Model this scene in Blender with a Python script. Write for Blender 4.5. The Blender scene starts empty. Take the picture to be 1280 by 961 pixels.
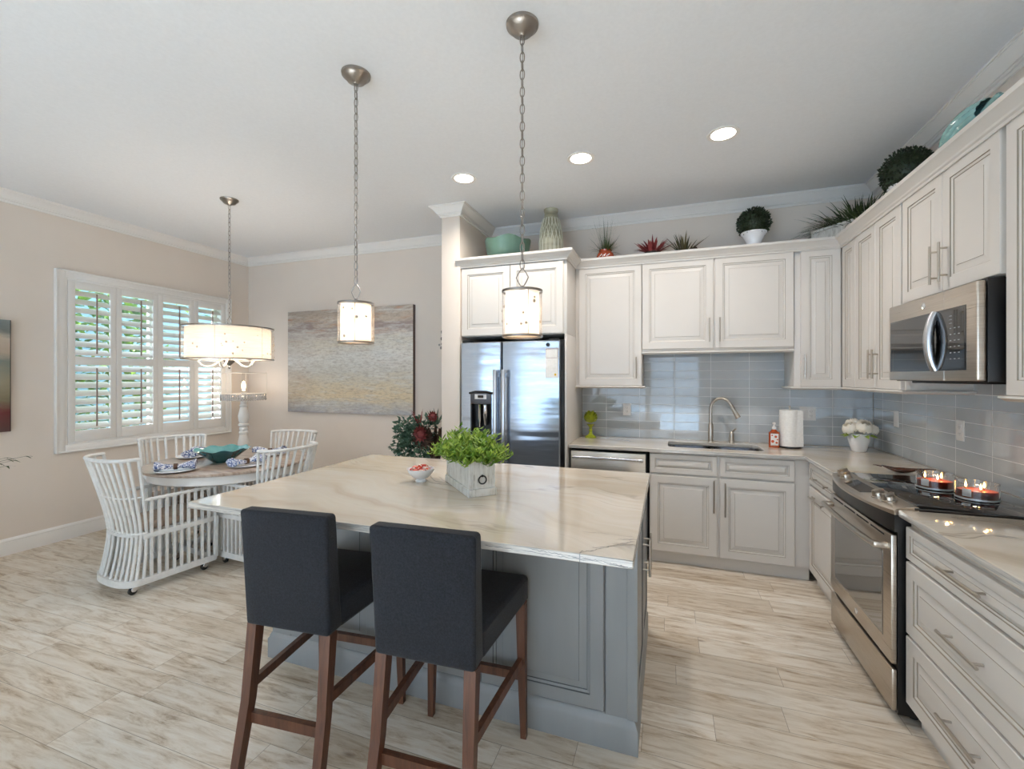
import bpy, bmesh, math, random
from mathutils import Vector, Matrix
C = bpy.context.scene.collection
S = bpy.context.scene
PI = math.pi
R = math.radians
rnd = random.Random(7)

# ---------------------------------------------------------------- camera, world, light, exposure
cam_d = bpy.data.cameras.new('camera')
cam = bpy.data.objects.new('camera', cam_d); C.objects.link(cam)
cam.location = (0, 0, 1.475)
cam.rotation_euler = (PI/2, 0, math.atan(195.3/555.8))
cam_d.sensor_width = 36
cam_d.lens = 36*555.8/1280
cam_d.shift_y = -8.2/1280
cam_d.clip_start = 0.05
S.camera = cam
S.view_settings.view_transform = 'Standard'
S.view_settings.look = 'None'
S.view_settings.gamma = 1
S.view_settings.use_curve_mapping = False
S.view_settings.exposure = 1.03
S.cycles.use_denoising = True
S.cycles.max_bounces = 10
S.cycles.diffuse_bounces = 5
S.cycles.glossy_bounces = 5
S.cycles.transparent_max_bounces = 12
S.cycles.sample_clamp_indirect = 6
S.cycles.caustics_reflective = False
S.cycles.caustics_refractive = False

W = bpy.data.worlds.new('sky'); S.world = W; W.use_nodes = True
bg = W.node_tree.nodes['Background']
bg.inputs[0].default_value = (0.64, 0.81, 1.0, 1)
bg.inputs[1].default_value = 1.9

def lamp(kind, name, loc, power, color=(1, 1, 1), rot=(0, 0, 0), **kw):
    d = bpy.data.lights.new(name, kind); d.energy = power; d.color = color
    for k, v in kw.items():
        if k == 'portal': d.cycles.is_portal = v
        else: setattr(d, k, v)
    o = bpy.data.objects.new(name, d); C.objects.link(o); o.location = loc; o.rotation_euler = rot
    return o
WARM = (1.0, 0.92, 0.83)
# daylight enters by the shuttered window on the left and the glazed doors behind the camera
lamp('AREA', 'window_portal', (-5.36, 3.24, 1.63), 0, rot=(0, -PI/2, 0), shape='RECTANGLE', size=1.5, size_y=1.6, portal=True)
lamp('AREA', 'unseen_wide_door_portal', (-1.8, -3.58, 1.25), 0, rot=(PI/2, 0, 0), shape='RECTANGLE', size=5.2, size_y=2.4, portal=True)
sun = lamp('SUN', 'sun', (0, 0, 6), 17.0, (0.78, 0.89, 1.0), rot=(R(54), R(0), R(-8)), angle=R(3))

# ---------------------------------------------------------------- colour and material helpers
def lin(c):
    return tuple(((x/255)/12.92 if x/255 <= 0.04045 else ((x/255+0.055)/1.055)**2.4) for x in c) + (1,)

def mat(name, col, rough=0.5, metal=0.0, **kw):
    m = bpy.data.materials.new(name); m.use_nodes = True
    b = m.node_tree.nodes['Principled BSDF']
    b.inputs['Base Color'].default_value = lin(col)
    b.inputs['Roughness'].default_value = rough
    b.inputs['Metallic'].default_value = metal
    for k, v in kw.items(): b.inputs[k.replace('_', ' ')].default_value = v
    return m

class NT:
    """small helper to write node trees"""
    def __init__(s, m): s.m = m; s.t = m.node_tree; s.b = s.t.nodes['Principled BSDF']
    def n(s, typ, props=None, **inp):
        x = s.t.nodes.new(typ)
        for k, v in (props or {}).items(): setattr(x, k, v)
        for k, v in inp.items():
            key = int(k[1:]) if k[0] == '_' and k[1:].isdigit() else k.replace('_', ' ')
            s.put(x.inputs[key], v)
        return x
    def put(s, sock, v):
        if isinstance(v, bpy.types.NodeSocket): s.t.links.new(v, sock)
        elif isinstance(v, bpy.types.Node): s.t.links.new(v.outputs[0], sock)
        else: sock.default_value = v
    def math(s, op, a, b=0.0, c=0.0):
        x = s.n('ShaderNodeMath', {'operation': op}); s.put(x.inputs[0], a); s.put(x.inputs[1], b); s.put(x.inputs[2], c); return x.outputs[0]
    def coord(s): return s.n('ShaderNodeTexCoord').outputs['Object']
    def mapped(s, scale=(1, 1, 1), rot=(0, 0, 0), loc=(0, 0, 0), src=None):
        return s.n('ShaderNodeMapping', Vector=src or s.coord(), Scale=scale, Rotation=rot, Location=loc).outputs[0]
    def noise(s, vec, scale=5, detail=4, rough=0.5, dist=0.0):
        return s.n('ShaderNodeTexNoise', Vector=vec, Scale=scale, Detail=detail, Roughness=rough, Distortion=dist).outputs[0]
    def ramp(s, fac, stops):
        x = s.n('ShaderNodeValToRGB', Fac=fac); e = x.color_ramp.elements
        while len(e) < len(stops): e.new(0.5)
        for el, (p, c) in zip(e, stops): el.position = p; el.color = c if len(c) == 4 else lin(c)
        return x.outputs[0]
    def mix(s, f, a, b, mode='MIX'):
        x = s.n('ShaderNodeMix', {'data_type': 'RGBA', 'blend_type': mode})
        s.put(x.inputs[0], f); s.put(x.inputs[6], a); s.put(x.inputs[7], b); return x.outputs[2]
    def bump(s, h, strength=0.2, dist=0.01):
        x = s.n('ShaderNodeBump', Strength=strength, Distance=dist, Height=h); s.put(s.b.inputs['Normal'], x.outputs[0])
    def base(s, c): s.put(s.b.inputs['Base Color'], c)

def noisy(name, c1, c2, scale=8, rough=0.5, metal=0, stretch=(1, 1, 1), bump=0.0, **kw):
    m = mat(name, c1, rough, metal, **kw); t = NT(m)
    f = t.noise(t.mapped(stretch), scale, 4)
    t.base(t.ramp(f, [(0.3, c1), (0.7, c2)]))
    if bump: t.bump(f, bump)
    return m

M = {}
M['wall'] = noisy('greige_paint', (224, 213, 202), (221, 210, 199), 3, 0.85)
M['ceiling'] = noisy('ceiling_paint', (232, 234, 237), (228, 230, 233), 60, 0.9, bump=0.05)
M['trim'] = mat('white_trim_paint', (232, 229, 225), 0.45)
M['cab'] = noisy('cream_cabinet_paint', (213, 208, 202), (210, 205, 199), 3, 0.38)
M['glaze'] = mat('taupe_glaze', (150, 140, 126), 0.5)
M['isl'] = noisy('grey_blue_paint', (143, 145, 146), (136, 139, 141), 12, 0.42, stretch=(1, 1, .2))
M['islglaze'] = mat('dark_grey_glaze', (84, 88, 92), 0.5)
M['nickel'] = mat('brushed_nickel', (190, 182, 172), 0.28, 1)
M['chrome'] = mat('chrome', (220, 220, 222), 0.08, 1)
M['black'] = mat('black_plastic', (16, 16, 18), 0.35)
M['blackglass'] = mat('black_glass', (12, 13, 15), 0.04, Coat_Weight=0.6, Coat_Roughness=0.02)
M['ovenglass'] = mat('oven_glass', (60, 56, 52), 0.05, Specular_IOR_Level=1.0, Coat_Weight=1.0, Coat_Roughness=0.03)
M['darkgap'] = mat('dark_recess', (22, 21, 20), 0.7)
M['white'] = mat('white_ceramic', (238, 240, 244), 0.18)
M['whiteplastic'] = mat('white_plastic', (232, 230, 228), 0.4)
M['paper'] = noisy('paper', (240, 238, 234), (228, 226, 222), 70, 0.85, bump=0.1)
M['jute'] = mat('dark_wood', (70, 38, 26), 0.25, Coat_Weight=0.5)
M['rattan'] = noisy('white_painted_rattan', (228, 228, 226), (214, 214, 212), 25, 0.45, bump=0.05)
M['pewter'] = noisy('aged_pewter', (132, 126, 120), (172, 166, 160), 6, 0.32, 1)
M['whitemetal'] = mat('cream_metal', (226, 218, 206), 0.4)
M['rubber'] = mat('rubber', (28, 27, 26), 0.5)
M['teal'] = noisy('teal_glaze_ceramic', (26, 84, 94), (48, 108, 112), 7, 0.12, Coat_Weight=0.6)
M['tealin'] = noisy('teal_glaze_inside', (120, 176, 178), (84, 150, 152), 9, 0.12)
M['celadon'] = noisy('celadon_ceramic', (94, 124, 110), (78, 108, 96), 5, 0.35)
M['aqua'] = noisy('aqua_glaze', (150, 190, 186), (110, 160, 160), 10, 0.1, Coat_Weight=0.5)
M['lime'] = noisy('lime_ceramic', (168, 178, 46), (136, 148, 34), 20, 0.25)
M['terracotta'] = mat('terracotta_glaze', (170, 72, 40), 0.15, Coat_Weight=0.5)
M['cushion'] = noisy('beige_cushion', (190, 172, 156), (172, 152, 136), 30, 0.9, bump=0.1)
M['potdark'] = mat('dark_pot', (62, 50, 44), 0.6)
M['soil'] = noisy('soil', (50, 38, 28), (34, 26, 20), 60, 0.95, bump=0.5)
M['stem'] = noisy('brown_stem', (70, 48, 34), (48, 34, 26), 20, 0.8)
M['maroon'] = noisy('maroon_petal', (124, 44, 42), (84, 28, 30), 30, 0.6)
M['magnetred'] = mat('red_dot', (190, 30, 50), 0.5)
M['crystal'] = mat('crystal', (240, 240, 242), 0.03, Transmission_Weight=0.85, IOR=1.5)
M['soap'] = mat('orange_soap', (206, 92, 42), 0.1, Transmission_Weight=0.4)
M['brownwax'] = mat('amber_wax', (190, 84, 44), 0.3, Subsurface_Weight=0.15)
M['silverlabel'] = mat('silver_label', (205, 205, 205), 0.35, 0.5)
M['glass'] = mat('clear_glass', (255, 255, 255), 0.0, Transmission_Weight=1.0, IOR=1.45)

def leafmat(name, c1, c2, rough=0.45, transl=0.25):
    m = mat(name, c1, rough); t = NT(m)
    g = t.n('ShaderNodeNewGeometry')
    col = t.ramp(g.outputs['Random Per Island'], [(0.0, c1), (1.0, c2)])
    t.base(col)
    tr = t.n('ShaderNodeBsdfTranslucent', Color=col)
    mx = t.n('ShaderNodeMixShader', Fac=transl); t.put(mx.inputs[1], t.b.outputs[0]); t.put(mx.inputs[2], tr.outputs[0])
    t.put(t.t.nodes['Material Output'].inputs[0], mx.outputs[0])
    return m
M['leafbright'] = leafmat('bright_green_leaf', (88, 132, 44), (176, 200, 88))
M['leafdark'] = leafmat('dark_boxwood_leaf', (30, 42, 30), (58, 74, 50))
M['grass'] = leafmat('grass_blade', (46, 60, 34), (92, 110, 66))
M['leafsage'] = leafmat('sage_leaf', (52, 84, 70), (96, 128, 108))
M['leafred'] = leafmat('red_succulent_leaf', (118, 40, 46), (176, 86, 84))
M['leafolive'] = leafmat('olive_spike_leaf', (62, 64, 40), (110, 96, 62))
M['hedge'] = leafmat('garden_hedge_leaf', (40, 84, 30), (120, 150, 46))
M['petal'] = leafmat('white_petal', (250, 244, 230), (255, 252, 244), 0.6, 0.3)

def emit(name, col, s):
    m = bpy.data.materials.new(name); m.use_nodes = True; t = m.node_tree; t.nodes.clear()
    e = t.nodes.new('ShaderNodeEmission'); e.inputs[0].default_value = lin(col); e.inputs[1].default_value = s
    o = t.nodes.new('ShaderNodeOutputMaterial'); t.links.new(e.outputs[0], o.inputs[0]); return m
M['bulb'] = emit('lit_bulb', (255, 214, 160), 14)
M['flame'] = emit('candle_flame', (255, 200, 120), 8)
M['canlens'] = emit('downlight_lens', (255, 240, 222), 9)
M['display'] = emit('lit_display', (150, 190, 220), 0.9)

def fabric_shade():
    m = bpy.data.materials.new('lamp_shade_fabric'); m.use_nodes = True; t = m.node_tree; t.nodes.clear()
    d = t.nodes.new('ShaderNodeBsdfDiffuse'); d.inputs[0].default_value = lin((245, 240, 230))
    tr = t.nodes.new('ShaderNodeBsdfTranslucent')
    co = t.nodes.new('ShaderNodeTexCoord'); mp = t.nodes.new('ShaderNodeMapping'); mp.inputs['Scale'].default_value = (6, 6, 160)
    nz = t.nodes.new('ShaderNodeTexNoise'); nz.inputs['Scale'].default_value = 1.2
    rp = t.nodes.new('ShaderNodeValToRGB'); rp.color_ramp.elements[0].position = .3; rp.color_ramp.elements[0].color = lin((176, 160, 140)); rp.color_ramp.elements[1].color = lin((250, 242, 230))
    mx = t.nodes.new('ShaderNodeMixShader'); mx.inputs[0].default_value = 0.5
    o = t.nodes.new('ShaderNodeOutputMaterial')
    L = t.links.new
    L(co.outputs['Object'], mp.inputs[0]); L(mp.outputs[0], nz.inputs[0]); L(nz.outputs[0], rp.inputs[0]); L(rp.outputs[0], tr.inputs[0])
    L(d.outputs[0], mx.inputs[1]); L(tr.outputs[0], mx.inputs[2]); L(mx.outputs[0], o.inputs[0])
    return m
M['shade'] = fabric_shade()

def sheer():
    m = bpy.data.materials.new('sheer_screen'); m.use_nodes = True; t = m.node_tree; t.nodes.clear()
    d = t.nodes.new('ShaderNodeBsdfDiffuse'); d.inputs[0].default_value = lin((235, 228, 218))
    tr = t.nodes.new('ShaderNodeBsdfTransparent'); mx = t.nodes.new('ShaderNodeMixShader'); mx.inputs[0].default_value = 0.22
    o = t.nodes.new('ShaderNodeOutputMaterial'); L = t.links.new
    L(tr.outputs[0], mx.inputs[1]); L(d.outputs[0], mx.inputs[2]); L(mx.outputs[0], o.inputs[0]); return m
M['sheer'] = sheer()

def clearpane():
    m = bpy.data.materials.new('window_glass'); m.use_nodes = True; t = m.node_tree; t.nodes.clear()
    g = t.nodes.new('ShaderNodeBsdfGlossy'); g.inputs['Roughness'].default_value = 0.0
    tr = t.nodes.new('ShaderNodeBsdfTransparent'); mx = t.nodes.new('ShaderNodeMixShader'); mx.inputs[0].default_value = 0.07
    o = t.nodes.new('ShaderNodeOutputMaterial'); L = t.links.new
    L(tr.outputs[0], mx.inputs[1]); L(g.outputs[0], mx.inputs[2]); L(mx.outputs[0], o.inputs[0]); return m
M['pane'] = clearpane()

def steel(name, c1, c2, stretch, rough=0.24):
    m = mat(name, c1, rough, 1); t = NT(m)
    f = t.noise(t.mapped(stretch), 4, 5, 0.6)
    t.base(t.ramp(f, [(0.35, c1), (0.65, c2)]))
    t.put(t.b.inputs['Roughness'], t.n('ShaderNodeMapRange', Value=f, _3=rough-.05, _4=rough+.08).outputs[0])
    t.bump(f, 0.02, 0.002)
    return m
M['steelv'] = steel('brushed_steel_upright', (186, 188, 192), (200, 202, 206), (60, 60, 0.8))
M['steelh'] = steel('brushed_steel_level', (190, 180, 168), (204, 195, 184), (0.8, 0.8, 60), 0.28)
M['fridge'] = steel('fridge_steel', (176, 186, 200), (188, 197, 210), (1.0, 1.0, 45), 0.2)
# the fridge doors are slightly wavy, as pressed sheet steel is
_t = NT(M['fridge']); _w = _t.noise(_t.mapped((0.8, 0.8, 5)), 1.4, 2); _t.bump(_w, 0.35, 0.03)

def floor_mat():
    m = mat('wood_look_tile', (190, 176, 158), 0.32); t = NT(m)
    sep = t.n('ShaderNodeSeparateXYZ', Vector=t.coord())
    x, y = sep.outputs[0], sep.outputs[1]
    PW, PL = 0.152, 0.915
    row = t.math('FLOOR', t.math('DIVIDE', y, PW))
    off = t.math('MULTIPLY', t.n('ShaderNodeTexWhiteNoise', {'noise_dimensions': '1D'}, W=row).outputs[0], PL)
    xs = t.math('DIVIDE', t.math('ADD', x, off), PL)
    col = t.math('FLOOR', xs)
    idv = t.n('ShaderNodeCombineXYZ', X=col, Y=row)
    rv = t.n('ShaderNodeTexWhiteNoise', {'noise_dimensions': '2D'}, Vector=idv)
    shift = t.n('ShaderNodeVectorMath', {'operation': 'SCALE'}, _0=rv.outputs['Color'], Scale=20.0)
    vec = t.n('ShaderNodeVectorMath', {'operation': 'ADD'}); t.put(vec.inputs[0], t.coord()); t.put(vec.inputs[1], shift.outputs[0])
    g1 = t.noise(t.mapped((1.6, 11, 1), src=vec.outputs[0]), 2.4, 10, 0.72, 0.5)
    g2 = t.noise(t.mapped((3, 60, 1), src=vec.outputs[0]), 2.0, 5, 0.6)
    g3 = t.noise(t.mapped((1.2, 2.6, 1), src=vec.outputs[0]), 1.6, 3, 0.5)
    c = t.ramp(g1, [(0.33, (158, 136, 112)), (0.43, (208, 193, 174)), (0.53, (230, 221, 209)), (0.70, (242, 238, 232))])
    c = t.mix(t.math('MULTIPLY', g2, 0.2), c, lin((176, 162, 146)), 'MULTIPLY')
    c = t.mix(t.n('ShaderNodeMapRange', Value=g3, _1=0.5, _2=0.75, _3=0.0, _4=0.45).outputs[0], c, lin((224, 219, 210)))
    hue = t.mix(rv.outputs[0], lin((232, 226, 216)), lin((255, 255, 253)))
    c = t.mix(1.0, c, hue, 'MULTIPLY')
    # knots
    vo = t.n('ShaderNodeTexVoronoi', Vector=t.mapped((1.4, 4, 1), src=vec.outputs[0]), Scale=1.1)
    kn = t.n('ShaderNodeMapRange', Value=vo.outputs['Distance'], _1=0.012, _2=0.06, _3=0.7, _4=0.0)
    c = t.mix(kn.outputs[0], c, lin((118, 96, 76)))
    fy = t.math('FRACT', t.math('DIVIDE', y, PW)); fx = t.math('FRACT', xs)
    ey = t.math('MINIMUM', fy, t.math('SUBTRACT', 1.0, fy)); ex = t.math('MINIMUM', fx, t.math('SUBTRACT', 1.0, fx))
    ly = t.math('LESS_THAN', ey, 0.0012/PW); lx = t.math('LESS_THAN', ex, 0.0012/PL)
    ln = t.math('MAXIMUM', lx, ly)
    c = t.mix(t.math('MULTIPLY', ln, 0.75), c, lin((128, 114, 98)))
    t.base(c)
    t.put(t.b.inputs['Roughness'], t.n('ShaderNodeMapRange', Value=g1, _3=0.28, _4=0.42).outputs[0])
    h = t.math('SUBTRACT', t.math('MULTIPLY', g2, 0.3), ln)
    t.bump(h, 0.15, 0.004)
    return m
M['floor'] = floor_mat()

def stone(name='quartzite'):
    m = mat(name, (222, 212, 198), 0.09, Coat_Weight=0.4, Coat_Roughness=0.02); t = NT(m)
    v = t.mapped((1, 1, 1), rot=(0, 0, R(14)))
    n0 = t.noise(v, 1.3, 3, 0.5)
    sh = t.n('ShaderNodeVectorMath', {'operation': 'ADD'}); t.put(sh.inputs[0], v)
    cx = t.n('ShaderNodeCombineXYZ', X=0.0, Y=t.math('MULTIPLY', n0, 0.7), Z=0.0); t.put(sh.inputs[1], cx.outputs[0])
    st = t.n('ShaderNodeMapping', Vector=sh.outputs[0], Scale=(0.5, 5.0, 3.0)).outputs[0]
    a = t.noise(st, 1.2, 6, 0.55)
    c = t.ramp(a, [(0.3, (188, 172, 153)), (0.45, (206, 193, 175)), (0.6, (214, 204, 190)), (0.75, (196, 183, 167))])
    b = t.noise(t.n('ShaderNodeMapping', Vector=sh.outputs[0], Scale=(0.45, 2.6, 2.0), Location=(3.1, 1.7, 0)).outputs[0], 1.0, 7, 0.5)
    vein = t.n('ShaderNodeMapRange', Value=t.math('ABSOLUTE', t.math('SUBTRACT', b, 0.5)), _1=0.0, _2=0.010, _3=0.75, _4=0.0)
    mask = t.n('ShaderNodeMapRange', Value=t.noise(v, 2.1, 2), _1=0.45, _2=0.62, _3=0.0, _4=1.0)
    c = t.mix(t.math('MULTIPLY', vein.outputs[0], mask.outputs[0]), c, lin((132, 124, 116)))
    t.base(c)
    return m
M['stone'] = stone()
def shaded_stone_edge():  # slab sides: shade put into a darker stone colour, over grey layers
    m = mat('quartzite_edge_shaded_layers', (196, 192, 186), 0.14); t = NT(m)
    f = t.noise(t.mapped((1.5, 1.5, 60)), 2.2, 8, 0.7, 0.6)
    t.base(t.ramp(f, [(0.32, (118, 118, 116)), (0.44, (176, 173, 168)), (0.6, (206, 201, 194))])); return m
M['stoneedge_shaded'] = shaded_stone_edge()

def tile_mat():
    m = mat('glass_subway_tile', (146, 152, 152), 0.05, Coat_Weight=0.8, Coat_Roughness=0.02); t = NT(m)
    sep = t.n('ShaderNodeSeparateXYZ', Vector=t.coord())
    u = t.math('ADD', sep.outputs[0], sep.outputs[1]); z = sep.outputs[2]
    HW, HH = 0.3075, 0.0785
    ux = t.math('DIVIDE', u, HW); zz = t.math('DIVIDE', z, HH)
    idv = t.n('ShaderNodeCombineXYZ', X=t.math('FLOOR', ux), Y=t.math('FLOOR', zz))
    rv = t.n('ShaderNodeTexWhiteNoise', {'noise_dimensions': '2D'}, Vector=idv)
    c = t.mix(rv.outputs[0], lin((176, 182, 186)), lin((186, 191, 195)))
    fx = t.math('FRACT', ux); fz = t.math('FRACT', zz)
    ex = t.math('MULTIPLY', t.math('MINIMUM', fx, t.math('SUBTRACT', 1.0, fx)), HW)
    ez = t.math('MULTIPLY', t.math('MINIMUM', fz, t.math('SUBTRACT', 1.0, fz)), HH)
    e = t.math('MINIMUM', ex, ez)
    ln = t.math('LESS_THAN', e, 0.0019)
    c = t.mix(ln, c, lin((226, 228, 228)))
    t.base(c)
    t.put(t.b.inputs['Roughness'], t.math('ADD', t.math('MULTIPLY', ln, 0.5), 0.05))
    t.put(t.b.inputs['Coat Weight'], t.math('SUBTRACT', 0.8, t.math('MULTIPLY', ln, 0.8)))
    edge = t.n('ShaderNodeMapRange', Value=e, _1=0.0, _2=0.004, _3=0.0, _4=1.0)
    wob = t.noise(t.coord(), 4, 2)
    t.bump(t.math('ADD', edge.outputs[0], t.math('MULTIPLY', wob, 0.12)), 0.12, 0.004)
    return m
M['tile'] = tile_mat()

def fabric(name, c1, c2):
    m = mat(name, c1, 0.95, Sheen_Weight=0.08); t = NT(m)
    f = t.noise(t.mapped((1, 1, 1)), 150, 3, 0.8); g = t.noise(t.coord(), 40, 3)
    t.base(t.mix(t.math('MULTIPLY', g, 0.4), t.ramp(f, [(0.35, c1), (0.65, c2)]), lin(c1)))
    t.bump(f, 0.35, 0.002); return m
M['navy'] = fabric('navy_tweed', (12, 14, 19), (36, 40, 50))
def walnut():
    m = mat('walnut_stain', (110, 66, 44), 0.45); t = NT(m)
    f = t.noise(t.mapped((30, 30, 2.0)), 1.5, 5, 0.6, 0.4)
    t.base(t.ramp(f, [(0.3, (68, 42, 30)), (0.55, (96, 60, 42)), (0.75, (110, 72, 52))])); return m
M['walnut'] = walnut()
def driftwood():
    m = mat('weathered_wood_top', (170, 152, 138), 0.28); t = NT(m)
    f = t.noise(t.mapped((2, 18, 2), rot=(0, 0, R(20))), 1.6, 6, 0.6, 0.3)
    t.base(t.ramp(f, [(0.3, (128, 106, 92)), (0.5, (170, 152, 138)), (0.7, (196, 182, 170))])); return m
M['driftwood'] = driftwood()
def distressed():
    m = mat('distressed_white_wood', (216, 214, 208), 0.7); t = NT(m)
    f = t.noise(t.mapped((40, 40, 5)), 1.6, 8, 0.75)
    g = t.noise(t.mapped((6, 6, 9)), 1.5, 4, 0.6)
    c = t.ramp(f, [(0.34, (128, 122, 114)), (0.43, (200, 198, 192)), (0.6, (222, 221, 217))])
    c = t.mix(t.n('ShaderNodeMapRange', Value=g, _1=0.5, _2=0.7, _3=0.0, _4=0.8).outputs[0], c, lin((224, 223, 220)))
    t.base(c); t.bump(f, 0.1, 0.001); return m
M['distress'] = distressed()
def bluewhite():
    m = mat('blue_white_cloth', (230, 232, 238), 0.8); t = NT(m)
    f = t.noise(t.coord(), 38, 2, 0.5, 1.5)
    t.base(t.ramp(f, [(0.44, (232, 234, 240)), (0.5, (60, 88, 150)), (0.58, (44, 70, 132)), (0.62, (226, 230, 238))])); return m
M['bluewhite'] = bluewhite()
def painting():
    m = mat('abstract_canvas', (200, 190, 175), 0.7); t = NT(m)
    sep = t.n('ShaderNodeSeparateXYZ', Vector=t.coord()); x, z = sep.outputs[0], sep.outputs[2]
    warp = t.noise(t.mapped((1.4, 1, 8)), 1.7, 8, 0.68, 0.5)
    fz = t.math('ADD', t.math('MULTIPLY', z, 0.805), t.math('MULTIPLY', t.math('SUBTRACT', warp, 0.5), 0.34))
    c = t.ramp(fz, [(0.0, (176, 178, 184)), (0.07, (198, 194, 186)), (0.17, (220, 202, 168)), (0.28, (214, 202, 178)), (0.40, (208, 204, 194)), (0.55, (224, 222, 216)), (0.68, (218, 212, 198)), (0.76, (212, 208, 202)), (0.83, (160, 142, 138)), (0.88, (200, 184, 166)), (1.0, (186, 172, 158))])
    edge = t.n('ShaderNodeMapRange', Value=t.math('ADD', x, t.math('MULTIPLY', warp, 0.5)), _1=0.15, _2=0.75, _3=0.5, _4=0.0)
    c = t.mix(edge.outputs[0], c, lin((138, 128, 126)))
    b4 = t.noise(t.mapped((2.2, 1, 12), loc=(9, 2, 7)), 1.7, 8, 0.7)
    c = t.mix(t.n('ShaderNodeMapRange', Value=b4, _1=0.5, _2=0.66, _3=0.0, _4=0.65).outputs[0], c, lin((218, 218, 214)))
    b3 = t.noise(t.mapped((1.2, 1, 8), loc=(4, 2, 1)), 1.7, 6, 0.65)
    top = t.n('ShaderNodeMapRange', Value=z, _1=0.85, _2=1.0, _3=0.15, _4=0.75)
    c = t.mix(t.math('MULTIPLY', t.n('ShaderNodeMapRange', Value=b3, _1=0.55, _2=0.68, _3=0.0, _4=1.0).outputs[0], top.outputs[0]), c, lin((188, 136, 104)))
    b2 = t.noise(t.mapped((7, 1, 26)), 2.0, 8, 0.8, 0.4)
    c = t.mix(t.n('ShaderNodeMapRange', Value=b2, _1=0.47, _2=0.64, _3=0.0, _4=0.6).outputs[0], c, lin((140, 126, 116)))
    t.base(c); t.bump(b2, 0.4, 0.004); return m
M['canvas'] = painting()
def painting2():
    m = mat('landscape_canvas', (160, 160, 150), 0.7); t = NT(m)
    sep = t.n('ShaderNodeSeparateXYZ', Vector=t.coord())
    w = t.noise(t.mapped((1, 2, 6)), 2.2, 5, 0.6)
    fz = t.math('ADD', t.math('DIVIDE', sep.outputs[2], 0.93), t.math('MULTIPLY', t.math('SUBTRACT', w, 0.5), 0.16))
    t.base(t.ramp(fz, [(0.0, (96, 70, 66)), (0.2, (110, 50, 52)), (0.3, (130, 124, 100)), (0.45, (158, 150, 128)), (0.62, (126, 136, 128)), (0.7, (188, 170, 152)), (0.82, (200, 186, 170)), (0.9, (120, 126, 122)), (1.0, (136, 146, 146))])); return m
M['canvas2'] = painting2()
def vasemat():
    m = mat('ribbed_vase_glaze', (150, 148, 128), 0.4); t = NT(m)
    f = t.noise(t.mapped((3, 3, 12)), 2, 4)
    t.base(t.ramp(f, [(0.35, (128, 124, 104)), (0.65, (170, 168, 146))])); return m
M['vase'] = vasemat()
M['vaseline'] = mat('pale_relief_line', (206, 206, 190), 0.4)
def candy():
    m = mat('wrapped_candy', (200, 60, 50), 0.25); t = NT(m)
    g = t.n('ShaderNodeNewGeometry')
    t.base(t.ramp(g.outputs['Random Per Island'], [(0.0, (188, 40, 36)), (0.45, (214, 84, 62)), (0.6, (240, 226, 214)), (1.0, (228, 170, 140))])); return m
M['candy'] = candy()
M['stucco'] = noisy('pale_stucco', (160, 192, 214), (152, 184, 206), 20, 0.9)
M['lawn'] = noisy('lawn', (96, 120, 64), (120, 140, 80), 6, 0.95)

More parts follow.
